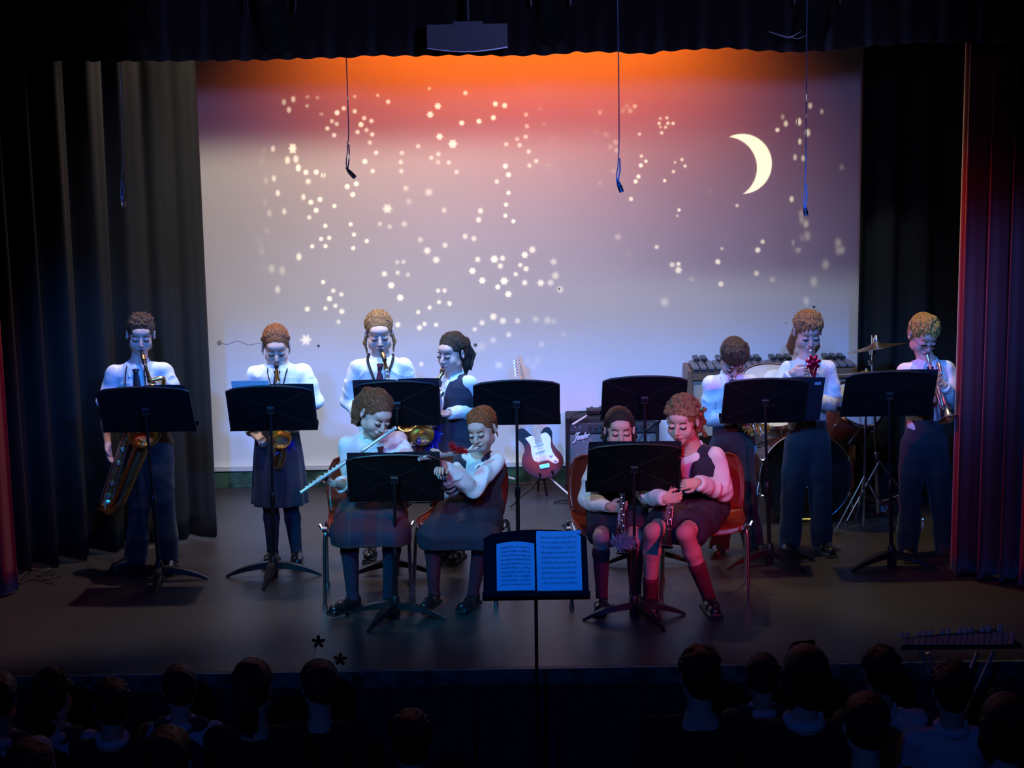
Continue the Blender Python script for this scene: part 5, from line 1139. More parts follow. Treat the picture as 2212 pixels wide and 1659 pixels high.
    tinsel('silver', 'silver tinsel bunched above the bell of the clarinet of the girl with braids', [R_[7]['J']((1325, 1168, -.40)), R_[7]['J']((1345, 1178, -.42)), R_[7]['J']((1365, 1172, -.40)), R_[7]['J']((1346, 1158, -.40))], Sv, 700, .040)
    q = R_[10]['J']((1756, 782, -.30)); root = thing('ribbon_bow', 'crimson foil bow on the trumpet of the boy before the bass drum', 'bow', q)
    S = Solid()
    for a in range(7):
        th = a*2*PI/7+.2; d = V(math.cos(th), -.35, math.sin(th)); S.ell(d*.026, V(.022, .008, .011), frame(V(-d[2], 0, d[0]), V(0, -1, 0)) @ rotz(PI/2*0), k=.004)
    S.ell(V(0, -.012, 0), V(.012, .010, .012), k=.004); S.build('loops', mat('crimson_foil', (.70, .01, .05), .22, .8), root, .0022)
    b = MB(); b.box((.014, -.01, -.055), (.014, .002, .07), roty(.2)); b.box((-.012, -.01, -.05), (.014, .002, .06), roty(-.3)); b.build('ribbon_tails', mat('crimson_foil', (.7, .01, .05), .22, .8), root)

# ------------------------------------------------------------------ other things on the stage
def electric_guitar():
    # face plane: leaning back against its stand, turned a little
    top = P(1119, 775, HY-.32); bot = P(1182, 1034, HY-.62); up = nrm(top-bot); L = np.linalg.norm(top-bot)
    n = nrm(np.cross(V(1, .05, 0)-up*(V(1, .05, 0) @ up), up)); n = n if n[1] < 0 else -n; x = np.cross(up, -n)
    x = x if x[0] > 0 else -x; k = L/.98; base = V(bot[0], bot[1], max(0, bot[2]-.05)); root = thing('electric_guitar', 'red sunburst electric guitar with white pickguard leaning by the amplifier', 'guitar', base)
    def q(a, b_, c=0): return bot+x*a*k+up*b_*k+n*c*k
    out = [(-.155, .10), (-.165, .16), (-.145, .215), (-.118, .26), (-.122, .31), (-.150, .36), (-.150, .405), (-.118, .43), (-.080, .415), (-.050, .372), (-.030, .352), (.0, .345), (.028, .348), (.045, .372), (.075, .395), (.110, .385), (.122, .345), (.112, .300), (.108, .255), (.128, .205), (.155, .15), (.150, .085), (.10, .03), (.03, .004), (-.05, .010), (-.11, .045)]
    o2 = [tuple(p[:2]) for p in crom([V(a, b_, 0) for a, b_ in out]+[V(*out[0], 0)], 4)[:-1]]
    m = bpy.data.materials.new('sunburst_lacquer'); m.use_nodes = True; nt = m.node_tree; N = nt.nodes; Lk = nt.links; bs = N['Principled BSDF']; bs.inputs['Roughness'].default_value = .34; bs.inputs['Specular IOR Level'].default_value = .2
    tc = N.new('ShaderNodeTexCoord'); mp = N.new('ShaderNodeMapping'); c0 = q(-.005, .17)-base; mp.inputs['Location'].default_value = tuple(-c0); Lk.new(tc.outputs['Object'], mp.inputs[0])
    vl = N.new('ShaderNodeVectorMath'); vl.operation = 'LENGTH'; Lk.new(mp.outputs[0], vl.inputs[0]); rp = N.new('ShaderNodeValToRGB'); Lk.new(vl.outputs['Value'], rp.inputs[0]); e = rp.color_ramp.elements
    e[0].position = .03; e[0].color = (.34, .045, .012, 1); e[1].position = .155; e[1].color = (.006, .003, .003, 1); a = e.new(.10); a.color = (.16, .012, .005, 1); Lk.new(rp.outputs[0], bs.inputs['Base Color'])
    b = MB(base); b.prism(o2, -.022*k, .020*k, bot, x*k, up*k, n); b.build('body', m, root)
    pg = [(-.095, .345), (-.040, .352), (.0, .318), (.02, .345), (.075, .352), (.100, .30), (.085, .24), (.095, .17), (.120, .115), (.085, .10), (.02, .150), (-.062, .150), (-.075, .22), (-.068, .28)]
    p2 = [tuple(p[:2]) for p in crom([V(a, b_, 0) for a, b_ in pg]+[V(*pg[0], 0)], 4)[:-1]]
    b = MB(base); b.prism(p2, .0205*k, .024*k, bot, x*k, up*k, n); b.build('pickguard', mat('white_pickguard', (.82, .82, .84), .35), root)
    mpl = mat('maple', (.62, .36, .20), .35, var=.15, vscale=12, coat=.3)
    b = MB(base); b.prism([(-.028, .27), (.028, .27), (.021, .80), (-.021, .80)], .012*k, .030*k, bot, x*k, up*k, n); b.build('neck', mpl, root)
    nick = mat('nickel', (.7, .68, .62), .25, 1.0)
    for i in range(21): z = .80-.53*(1-.944**(i+1))/(1-.944**22); b = MB(base); b.box(q(0, z, .0308), (.050*k, .002, .002), np.stack([x, up, n], 1)); b.build('fret', nick, root)
    for z in (.72, .66, .61, .56, .51, .44, .40): b = MB(base); b.lathe([(0, .002), (.004, .001)], q(0, z-.012, .030), n, 8); b.build('inlay_dot', nick, root)
    hp = [(-.021, .80), (.021, .80), (.024, .825), (.052, .842), (.060, .862), (.045, .885), (.030, .92), (.036, .955), (.030, .985), (.008, .995), (-.012, .975), (-.030, .835)]
    h2 = [tuple(p[:2]) for p in crom([V(a, b_, 0) for a, b_ in hp]+[V(*hp[0], 0)], 3)[:-1]]
    b = MB(base); b.prism(h2, .006*k, .022*k, bot, x*k, up*k, n); hd = b.build('headstock', mpl, root)
    for i in range(6):
        t = i/5; b = MB(base); p = q(-.026+.018*t, .846+.024*i, .014); b.tube([p, p-x*.022*k], .0032, 6); b.lathe([(0, -.006), (.006, -.005), (.0065, .005), (0, .006)], p-x*.026*k, n, 10); b.tube([p+x*.014*k, p+x*.014*k+n*.014], .004, 8); b.build('tuning_peg', M_CHROME, root)
    for z, w_ in ((.272, 1), (.218, 1)):
        b = MB(base); b.box(q(-.005, z, .026), (.080*k, .016*k, .008), np.stack([x, up, n], 1) @ rotz(.06), .003); b.build('pickup', mat('white_cover', (.8, .8, .8), .4), root)
    b = MB(base); b.box(q(-.002, .160, .026), (.080*k, .040*k, .010), np.stack([x, up, n], 1), .003); b.box(q(-.002, .160, .0255), (.092*k, .052*k, .007), np.stack([x, up, n], 1), .003); b.build('bridge_pickup', mat('white_cover', (.8, .8, .8), .4), root)
    b = MB(base); b.box(q(.0, .098, .026), (.080*k, .034*k, .010), np.stack([x, up, n], 1), .002)
    for i in range(6): b.box(q(-.026+.0105*i, .092, .032), (.008, .022, .008), np.stack([x, up, n], 1), .002)
    b.build('bridge', M_CHROME, root)
    for a, z in ((.068, .172), (.094, .125)): b = MB(base); b.lathe([(.011, 0), (.010, .012), (.008, .014), (0, .014)], q(a, z, .024), n, 14); b.build('control_knob', mat('white_cover', (.8, .8, .8), .4), root)
    b = MB(base)
    for i in range(6): b.tube([q(-.020+.008*i, .10, .036), q(-.016+.0064*i, .80, .033), q(-.010+.003*i, .85+.02*i, .026)], .0007, 4)
    b.build('strings', M_CHROME, root)
    # guitar stand
    st = thing('guitar_stand', 'black guitar stand with a padded top yoke holding the sunburst guitar', 'stand', V(base[0], base[1]+.1, 0)); o = st.location; o = V(*o); b = MB(o)
    bk = q(.0, .30, -.06); b.tube([V(o[0], o[1]+.02, .02), bk, q(.0, .46, -.05)], .008, 8); b.build('upright', M_BLACK, st)
    b = MB(o); b.tube(crom([q(-.05, .05, .04), q(-.05, .01, .0), q(-.04, .02, -.05), q(0, .06, -.07), q(.04, .02, -.05), q(.05, .01, 0), q(.05, .05, .04)], 4), .008, 8); b.build('lower_cradle', M_BLACK, st)
    for sx in (-1, 1):
        b = MB(o); p0 = q(0, .05, -.07); e = V(p0[0]+sx*.24, base[1]-.12, .01) ; b.tube([p0, e], .007, 8); b.build('leg', mat('pale_grey_tube', (.55, .55, .55), .4) if sx > 0 else M_BLACK, st)
    b = MB(o); e = V(bk[0], base[1]+.30, .01); b.tube([q(0, .25, -.07), e], .007, 8); b.build('rear_leg', M_BLACK, st)

def amplifier():
    Y = HY-.33; a = P(1223, 900, Y); c = P(1424, 900, Y); bt = F(1300, 1052)
    wd = c[0]-a[0]; x0 = a[0]; z1 = a[2]-.01; D = .26; base = V((a[0]+c[0])/2, Y+D/2, 0); root = thing('guitar_amplifier', 'black guitar amplifier with sparkling silver grille cloth and a row of knobs', 'amplifier', base, rz=0)
    b = MB(base); t = .022; z0 = .03
    b.box((base[0], base[1], (z0+z1)/2), (wd, D, z1-z0), bev=.010); b.build('cabinet', mat('black_tolex', (.014, .014, .016), .7, bump=.5, bscale=300), root)
    gm = bpy.data.materials.new('silver_sparkle_cloth'); gm.use_nodes = True; nt = gm.node_tree; N = nt.nodes; Lk = nt.links; bs = N['Principled BSDF']; bs.inputs['Roughness'].default_value = .8
    vo = N.new('ShaderNodeTexVoronoi'); vo.inputs['Scale'].default_value = 60; tc = N.new('ShaderNodeTexCoord'); Lk.new(tc.outputs['Object'], vo.inputs[0])
    lt = N.new('ShaderNodeMath'); lt.operation = 'LESS_THAN'; lt.inputs[1].default_value = .17; Lk.new(vo.outputs['Distance'], lt.inputs[0])
    sp = N.new('ShaderNodeSeparateColor'); Lk.new(vo.outputs['Color'], sp.inputs[0]); g2 = N.new('ShaderNodeMath'); g2.operation = 'GREATER_THAN'; g2.inputs[1].default_value = .62; Lk.new(sp.outputs[0], g2.inputs[0])
    mu = N.new('ShaderNodeMath'); mu.operation = 'MULTIPLY'; Lk.new(lt.outputs[0], mu.inputs[0]); Lk.new(g2.outputs[0], mu.inputs[1])
    mx = N.new('ShaderNodeMix'); mx.data_type = 'RGBA'; Lk.new(mu.outputs[0], mx.inputs[0]); mx.inputs[6].default_value = (.105, .13, .155, 1); mx.inputs[7].default_value = (.95, .95, .97, 1); Lk.new(mx.outputs[2], bs.inputs['Base Color'])
    yf = Y-.004
    b = MB(base); b.box((base[0], yf, (z0+z1-.115)/2+.01), (wd-.05, .012, z1-z0-.145), bev=.003); b.build('grille_cloth', gm, root)
    b = MB(base); b.box((base[0], yf-.002, z1-.068), (wd-.05, .012, .060), bev=.002); b.box((base[0], yf-.004, z1-.102), (wd-.05, .008, .005)); b.build('control_panel', mat('dark_grey_panel', (.06, .07, .08), .4, .3), root)
    for i in range(11):
        p = V(x0+.165+.040*i, yf-.008, z1-.066); b = MB(base); b.lathe([(.0125, 0), (.0115, .012), (.009, .016), (0, .016)], p, (0, -1, 0), 14); kb = b.build('knob', M_BLACKP, root)
        b = MB(base); b.lathe([(.006, .0165), (.004, .0185), (0, .0185)], p, (0, -1, 0), 10); b.build('knob_cap', M_CHROME, kb)
    for i in range(2): b = MB(base); b.lathe([(.008, 0), (.008, .005), (.004, .006), (.004, .0)], V(x0+.06+.035*i, yf-.008, z1-.066), (0, -1, 0), 12); b.build('input_jack', M_CHROME, root)
    for sx in (-1, 1):
        for zz in (z0, z1): b = MB(base); b.box((base[0]+sx*(wd/2-.018), Y-.002, zz+(.018 if zz == z0 else -.018)), (.04, .012, .04), bev=.008); b.build('corner_protector', M_BLACK, root)
        b = MB(base); b.lathe([(0, 0), (.018, 0), (.02, .03), (.0, .03)], (base[0]+sx*(wd/2-.05), base[1], .0), n=12); b.build('foot', M_BLACKP, root)
    b = MB(base); b.tube(crom([V(base[0]-.11, base[1], z1), V(base[0]-.09, base[1], z1+.022), V(base[0]+.09, base[1], z1+.022), V(base[0]+.11, base[1], z1)], 6), .008, 8, flat=.6); b.build('handle', M_BLACKP, root)
    # badge: slanting script, one raised stroke per letter, copied from the grille
    bp = P(1256, 945, yf-.012); u = nrm(V(1, 0, .26)); v = nrm(V(.25, 0, 1)); s = .036
    L = {'F': [[(1.6, 2.35), (1.0, 2.5), (.35, 2.3), (.25, 1.9)], [(1.05, 2.4), (.85, 1.3), (.7, .2), (.3, -.5), (-.15, -.35)], [(.45, 1.25), (1.25, 1.4)]],
         'e': [[(1.35, .55), (1.75, .75), (1.75, 1.1), (1.45, 1.0), (1.35, .45), (1.6, .05), (2.0, .3)]],
         'n': [[(2.1, 1.05), (2.15, .05)], [(2.15, .5), (2.4, 1.05), (2.6, .9), (2.6, .05), (2.8, .1)]],
         'd': [[(3.35, .95), (3.0, .95), (2.9, .4), (3.15, .02), (3.4, .5)], [(3.5, 2.1), (3.38, .6), (3.45, .05), (3.65, .1)]],
         'e2': [[(3.8, .55), (4.15, .75), (4.15, 1.1), (3.9, 1.0), (3.8, .45), (4.0, .05), (4.4, .3)]],
         'r': [[(4.5, 1.05), (4.55, .05)], [(4.55, .5), (4.75, 1.0), (5.1, .95)]]}
    for ch, st in L.items():
        b = MB(base)
        for t in st: b.tube(crom([bp+(u*(a-2.5)*.62+v*(c_-.6)*.62)*s for a, c_ in t], 5) if len(t) > 2 else [bp+(u*(a-2.5)*.62+v*(c_-.6)*.62)*s for a, c_ in t], .0040, 6)
        b.build('badge_letter', mat('bright_badge', (.75, .85, .9), .45, .3), root)
    # things on top
    p = P(1288, 893, Y+.08); r2 = thing('effects_pedal', 'black effects pedal lying on top of the guitar amplifier', 'pedal', V(p[0], Y+.12, z1)); b = MB(); b.box((0, 0, .022), (.13, .09, .040), rotz(.1), .008); b.build('case', M_BLACKP, r2); b = MB(); b.lathe([(.01, 0), (.01, .012), (0, .013)], (.03, .02, .042), n=12); b.lathe([(.01, 0), (.01, .012), (0, .013)], (-.03, .02, .042), n=12); b.build('switch', M_CHROME, r2)
    r3 = thing('cable', 'coiled black lead with chrome plugs on top of the guitar amplifier', 'cable', V(p[0]+.15, Y+.12, z1)); b = MB(); b.tube(crom([V(.05*math.cos(a)*(1-.02*i), .05*math.sin(a), .008+.002*i) for i, a in enumerate(np.linspace(0, 14, 26))], 3), .004, 6); b.build('lead', M_BLACKP, r3)
    b = MB(); b.tube([V(-.075, -.02, .012), V(-.03, -.03, .012)], .008, 8); b.build('plug', M_CHROME, r3)
    s1 = P(1237, 917, Y-.03); s2 = P(1267, 898, Y-.03); r4 = thing('drumstick', 'pale wooden drumstick propped across the amplifier knobs', 'drumstick', s1); b = MB(s1); d = s2-s1; b.tube([s1, s1+d*.9, s2, s2+d*.04], [.007, .006, .004, .005], 8); b.build('stick', mat('pale_stick', (.75, .68, .58), .5), r4)  # stick modelled from a white line whose nature is unknown
    c0 = P(1232, 898, Y-.02); ca = MB(); pts = [P(1300, 893, Y+.1), P(1262, 889, Y+.02), P(1238, 897, Y-.03), P(1227, 915, Y-.035), P(1225, 960, Y-.03), P(1224, 1010, Y-.03), V(x0+.0, Y-.06, .01), V(x0+.10, Y-.16, .008), V(x0-.1, Y-.3, .008), V(x0+.25, Y-.32, .008)]
    ca.tube(crom(pts, 6), .005, 6); o = ca.build('instrument_cable', M_BLACKP, None); tagp(o, 'black cable looping over the amplifier corner down to the floor', 'cable')
    # microphone on a boom before the amplifier
    fb = V(P(1372, 1000, Y-.28)[0], Y-.28, 0); r5 = thing('microphone_stand', 'short boom stand holding a microphone in front of the amplifier', 'microphone stand', fb); h1 = P(1372, 960, Y-.28)-fb; m1 = P(1396, 930, Y-.26)-fb; m2 = P(1418, 911, Y-.25)-fb; lo = P(1340, 962, Y-.3)-fb
    b = MB(); b.lathe([(0, 0), (.12, 0), (.12, .010), (.02, .018), (.012, .03)], (0, 0, 0), n=24); b.build('base', M_BLACK, r5); b = MB(); b.tube([V(0, 0, .02), V(0, 0, h1[2])], .008, 8); b.build('pole', M_BLACK, r5)
    b = MB(); b.tube([lo, V(0, 0, h1[2]), m1], .006, 8); b.build('boom', M_BLACK, r5)
    r6 = thing('microphone', 'dark handheld microphone clipped to the boom by the amplifier', 'microphone', fb+m1); d = nrm(m2-m1); b = MB(); b.lathe([(.009, -.02), (.011, .0), (.015, .07), (.016, .075)], (0, 0, 0), d, 14, cap=True); b.build('handle', M_BLACK, r6); b = MB(); b.lathe([(.016, .072), (.023, .085), (.024, .10), (.018, .118), (0, .124)], (0, 0, 0), d, 16); b.build('grille', mat('dark_mesh', (.03, .03, .035), .4, .5), r6)

def drum_kit():
    Yb = F(1735, 1128)[1]; c = P(1735, 1030, Yb); R = .29; base = V(c[0], Yb+.15, 0); zc = R+.015
    root = thing('bass_drum', 'large bass drum with black front head behind the boy with the side parting', 'drum', base); ax = V(.06, -1, 0)
    b = MB(); b.lathe([(R, -.12), (R, .19)], (0, 0, zc), ax, 48); b.build('shell', mat('dark_red_shell', (.06, .012, .010), .25, coat=.5), root)
    b = MB(); b.lathe([(0, .186), (R*.97, .186)], (0, 0, zc), ax, 48); hd = b.build('front_head', mat('black_head', (.008, .008, .012), .3), root)
    b = MB(); b.lathe([(R*.96, .19), (R*1.04, .195), (R*1.05, .175), (R*1.0, .172)], (0, 0, zc), ax, 64); b.build('front_hoop', mat('black_hoop', (.03, .03, .035), .2, .6), root)
    b = MB(); b.lathe([(R*1.03, .197), (R*1.045, .199), (R*1.052, .190)], (0, 0, zc), ax, 64); b.build('hoop_inlay', M_CHROME, root)
    u = np.cross(ax, V(0, 0, 1))
    for i in range(8):
        th = PI/8+i*PI/4; p = V(0, 0, zc)+nrm(ax)*.19+(nrm(u)*math.cos(th)+V(0, 0, 1)*math.sin(th))*R*1.06; b = MB(); b.box(p, (.022, .03, .03), bev=.005); b.tube([p, p-nrm(ax)*.09], .004, 6); b.build('tension_rod', M_CHROME, root)
    q = MB(); q.prism([(-.055, -.03), (.0, -.05), (.055, -.03), (.045, .02), (.0, .06), (-.045, .02)], .187, .189, V(.02, 0, zc-.02), V(1, .06, 0), V(0, 0, 1), nrm(ax)); q.build('head_patch', mat('blue_white_patch', (.25, .35, .6), .4), root)
    for sx in (-1, 1): b = MB(); b.tube([V(sx*R*.93, -.10, zc-.02), V(sx*(R*.93+.075), -.20, .008)], .0065, 8); b.tube([V(sx*(R*.93+.06), -.184, .04), V(sx*(R*.93+.082), -.21, .002)], [.008, .004], 8); b.build('spur', M_CHROME, root)
    b = MB(); b.box((0.02, -.215, .035), (.10, .02, .016), bev=.004); b.box((.0, -.10, .012), (.09, .22, .012), rotx(.1), .003); b.build('pedal_plate', mat('gold_steel', (.8, .65, .3), .3, 1.0), root)
    # toms and snare
    def drum(name, label, cpx, Y, r, h, tilt, shell, yaw=0, hold=None):
        p = P(*cpx, Y); bs = V(p[0], Y, p[2]); root = thing(name, label, 'drum', bs); a = rotz(yaw) @ V(0, -math.sin(tilt), math.cos(tilt))
        b = MB(); b.lathe([(r, -h/2), (r, h/2)], (0, 0, 0), a, 40); b.build('shell', shell, root)
        for z, s in ((h/2, 1), (-h/2, -1)): b = MB(); b.lathe([(0, z), (r*.98, z)], (0, 0, 0), a, 40); b.build('drumhead', mat('coated_head', (.6, .6, .6), .5), root); b = MB(); b.lathe([(r*.99, z+s*.006), (r*1.05, z+s*.008), (r*1.06, z-s*.012)], (0, 0, 0), a, 40); b.build('rim', M_CHROME, root)
        uu = nrm(np.cross(a, V(1, 0, 0))); vv = np.cross(a, uu)
        for i in range(8): d = uu*math.cos(i*PI/4)+vv*math.sin(i*PI/4); b = MB(); b.box(d*(r+.008), (.016, .016, .03), frame(a, d), .004); b.tube([d*(r*1.05)-a*h*.45, d*(r*1.05)+a*h*.45], .003, 6); b.build('lug', M_CHROME, root)
        if hold is not None: b = MB(); b.tube([V(0, 0, -h*.3), hold-bs], .010, 8); b.build('mount', M_CHROME, root)
        return root
    sh = mat('dark_red_shell', (.06, .012, .010), .25); wine = mat('wine_red_shell', (.16, .035, .025), .25, coat=.5); gry = mat('grey_wrap', (.20, .20, .19), .3, coat=.4)
    drum('tom_drum', 'tilted wine red tom drum just right of the boy with the side parting', (1838, 893), Yb+.26, .175, .20, .75, wine, .45, V(base[0]+.02, Yb+.2, zc+R))
    drum('tom_drum', 'grey tom drum with chrome lugs just right of the bowed boy', (1682, 925), Yb+.24, .15, .20, .35, gry, -.35, V(base[0]-.02, Yb+.2, zc+R))
    drum('snare_drum', 'snare drum with a chrome rim between the two boys at the drum kit', (1662, 828), Yb+.55, .17, .13, .25, sh, -.2)
    # cymbal on its stand
    Yc = F(1895, 1130)[1]; fb = F(1897, 1118); root = thing('cymbal_stand', 'chrome cymbal stand before the black curtain right of the drums', 'cymbal stand', fb); t = P(1893, 748, Yc)-fb
    for z0, z1, r_ in ((.0, .42, .014), (.42, .85, .011), (.85, t[2]-.06, .008)):
        b = MB(); b.tube([V(t[0]*z0/t[2], 0, z0+.03 if z0 == 0 else z0), V(t[0]*z1/t[2], 0, z1)], r_, 10); b.lathe([(r_, -.02), (r_+.012, -.015), (r_+.012, .015), (r_, .02)], (t[0]*z1/t[2], 0, z1), n=12); b.build('tube_section', M_CHROME, root)
    for a in (100, 215, 330):
        d = V(math.cos(math.radians(a)), math.sin(math.radians(a)), 0); b = MB(); b.tube([V(0, 0, .38), d*.15+V(0, 0, .20), d*.30+V(0, 0, .012)], .006, 6); b.tube([V(0, 0, .10), d*.17+V(0, 0, .18)], .004, 6); b.lathe([(0, 0), (.012, 0), (.013, .02), (.008, .03)], d*.30, n=8); b.build('leg', M_CHROME, root)
    b = MB(); b.tube([V(t[0]*.93, 0, t[2]-.15), V(t[0], 0, t[2]+.05)], .005, 6); b.box(V(t[0], 0, t[2]-.13), (.04, .03, .03), bev=.006); b.lathe([(.006, .02), (.02, .025), (.022, .05), (.010, .07), (0, .075)], t, n=14); b.build('tilter', M_CHROME, root)
    c_ = thing('ride_cymbal', 'tilted ride cymbal seen edge on before the black curtain', 'cymbal', fb+t+V(0, 0, .0)); a = nrm(V(-.17, .17, 1)); b = MB(); rr = .19
    b.lathe([(.006, .018), (.03, .016), (.045, .006), (rr*.5, -.004), (rr, -.018), (rr, -.020), (rr*.5, -.006), (.045, .003), (.006, .014)], (0, 0, .005), a, 48); b.build('disc', mat('bronze_cymbal', (.55, .42, .22), .3, 1.0), c_)
    Y2 = Yc-.5; p = P(1872, 806, Y2+.35); c2 = thing('crash_cymbal', 'low cymbal showing as a thin line above the broad music stand', 'cymbal', p); b = MB(); rr = .2; b.lathe([(.006, .016), (.03, .014), (.04, .005), (rr, -.012), (rr, -.014), (.04, .002), (.006, .012)], (0, 0, 0), nrm(V(.03, .17, 1)), 40); b.build('disc', mat('bronze_cymbal', (.55, .42, .22), .3, 1.0), c2)
    b = MB(); b.tube([V(0, 0, -p[2]+.02), V(0, 0, .03)], .008, 8)
    for a in (90, 210, 330): d = V(math.cos(math.radians(a)), math.sin(math.radians(a)), 0); b.tube([V(0, 0, -p[2]+.35), d*.24+V(0, 0, -p[2]+.01)], .006, 6)
    b.build('stand', M_CHROME, c2)
    b = thing('metal_box', 'small dark red box on the floor behind the cymbal stand', 'box', F(1906, 1112)); m_ = MB(); m_.box((0, 0, .045), (.085, .07, .09), bev=.004); m_.build('case', mat('dark_red_box', (.25, .012, .015), .5), b); m_ = MB(); m_.box((0, -.036, .05), (.05, .002, .04)); m_.build('label_patch', mat('grey_patch', (.3, .3, .3), .5), b)
    s = thing('drum_stool', 'round black drum stool under the drummer', 'stool', V(P(1735, 940, F(1736, 1086)[1])[0], F(1736, 1086)[1]+.03, 0)); m_ = MB(); m_.lathe([(0, .50), (.15, .50), (.16, .48), (.16, .44), (0, .43)], (0, 0, 0), n=28); m_.build('seat', M_BLACKP, s); m_ = MB(); m_.tube([V(0, 0, .05), V(0, 0, .44)], .015, 10); m_.build('post', M_CHROME, s)
    for a in (90, 210, 330): d = V(math.cos(math.radians(a)), math.sin(math.radians(a)), 0); m_ = MB(); m_.tube([V(0, 0, .25), d*.2+V(0, 0, .01)], .008, 6); m_.build('leg', M_CHROME, s)

def marimba():
    Y = HY-.34; a = P(1484, 800, Y); c = P(1858, 800, Y); W_ = c[0]-a[0]; zt = a[2]; base = V((a[0]+c[0])/2, Y+.15, 0); root = thing('bass_xylophone', 'wooden bass xylophone with grey bars along the back wall behind the brass boys', 'xylophone', base)
    wd = mat('brown_wood', (.20, .10, .055), .45, var=.3, vscale=8, stretch=(1, 1, 6)); pw = mat('pale_plywood', (.52, .36, .24), .55, var=.12, vscale=5)
    for sx in (-1, 1): b = MB(); b.box((sx*(W_/2-.02), 0, zt/2), (.035, .34, zt), bev=.004); b.build('end_panel', wd, root)
    b = MB(); b.box((0, -.15, zt-.035), (W_-.05, .025, .07), bev=.003); b.box((0, .15, zt-.035), (W_-.05, .025, .07), bev=.003); b.build('top_rail', wd, root)
    b = MB(); b.box((0, -.12, zt-.27), (W_-.08, .02, .40), bev=.002); b.build('resonator_front', pw, root)
    b = MB(); b.box((0, .0, .16), (W_-.08, .05, .08), bev=.003); b.build('lower_stretcher', wd, root)
    gb = mat('grey_bar', (.16, .16, .17), .35, var=.1); n = 21
    for i in range(n):
        x = -W_/2+.06+(W_-.12)*i/(n-1); b = MB(); b.box((x, -.04, zt+.016), (.045, .30-.004*i, .020), bev=.004); br = b.build('bar', gb, root)
        if i % 7 not in (2, 6) and i < n-1: b = MB(); b.box((x+.03, .12, zt+.040), (.040, .16, .020), bev=.004); b.build('bar', mat('black_bar', (.03, .03, .03), .35), root)
    return root
def small_amp():
    Y = HY-.45; a = P(884, 914, Y); c = P(962, 914, Y); wd = c[0]-a[0]+.14; base = V((a[0]+c[0])/2-.06, Y, 0); z1 = a[2]; root = thing('small_amplifier', 'small dark amplifier with a pale knob panel behind the saxophone girls', 'amplifier', base)
    b = MB(); b.box((0, .0, z1/2), (wd, .24, z1), bev=.01); b.build('cabinet', mat('charcoal_tolex', (.03, .03, .035), .7), root); b = MB(); b.box((0, -.124, z1-.075), (wd-.04, .01, .12), bev=.003); b.build('control_panel', mat('grey_panel', (.45, .42, .40), .45), root)
    for i in range(6): b = MB(); b.lathe([(.012, 0), (.011, .012), (0, .014)], (-wd/2+.08+.05*i, -.130, z1-.06), (0, -1, 0), 12); b.build('knob', M_BLACKP if i % 2 else M_CHROME, root)
    b = MB(); b.box((0, -.122, (z1-.15)/2+.01), (wd-.05, .008, z1-.18), bev=.002); b.build('grille_cloth', mat('black_cloth', (.012, .012, .014), .9), root)

def glockenspiel():
    Y = 8.12; a = P(1948, 1383, Y); c = P(2190, 1372, Y); zt = (a[2]+c[2])/2; W_ = c[0]-a[0]; base = V((a[0]+c[0])/2, Y, -1.0); root = thing('glockenspiel', 'dark glockenspiel with two rows of metal bars on crossed legs before the stage', 'glockenspiel', base)
    O = V(0, 0, zt+1.0); R = roty(-math.atan2(c[2]-a[2], W_)); tl = .16; n = 19; R = R @ rotx(tl)
    def q(x, y, z=0): return O+R @ V(x, y, z)
    b = MB()
    b.prism([(-W_/2-.01, -.035), (W_/2+.02, -.075), (W_/2-.05, .10), (-W_/2+.01, .045)], -.035, -.012, O, R @ V(1, 0, 0), R @ V(0, 1, 0), R @ V(0, 0, 1)); b.build('frame', mat('dark_green_frame', (.02, .05, .05), .5), root)
    bm = mat('dull_steel_bar', (.45, .46, .50), .4, .7)
    for i in range(n):
        t = i/(n-1); x = -W_/2+.012+(W_-.03)*t; l = .06+.075*t; b = MB(); b.box(q(x+.01*0, -.02-.012*t, 0), (.024, l, .008), R @ rotz(-.35), .002); b.build('bar', bm, root)
        if i % 7 not in (2, 6) and i < n-1: b = MB(); b.box(q(x-.004, .035+.028*t, .012), (.022, .035+.03*t, .008), R @ rotz(-.35), .002); b.build('bar', bm, root)
    for (p0, p1, dy) in (((1988, 1408), (2046, 1530), -.06), ((2146, 1408), (2092, 1528), -.06), ((2112, 1410), (2096, 1446), .10)):
        s = P(*p0, Y+dy)-base; e = P(*p1, Y+dy)-base; d = e-s; e2 = s+d*(s[2]-.0)/(s[2]-e[2])
        if dy > 0: e2 = V(s[0]-.42, dy, 0)
        b = MB(); b.tube([s, e2], .010, 10); b.build('leg', mat('dull_chrome', (.75, .78, .82), .35, .8), root)
    s = P(2004, 1410, Y+.1)-base; b = MB(); b.tube([s, V(s[0]+.42, .10, 0)], .010, 10); b.build('leg', mat('dull_chrome', (.75, .78, .82), .35, .8), root)

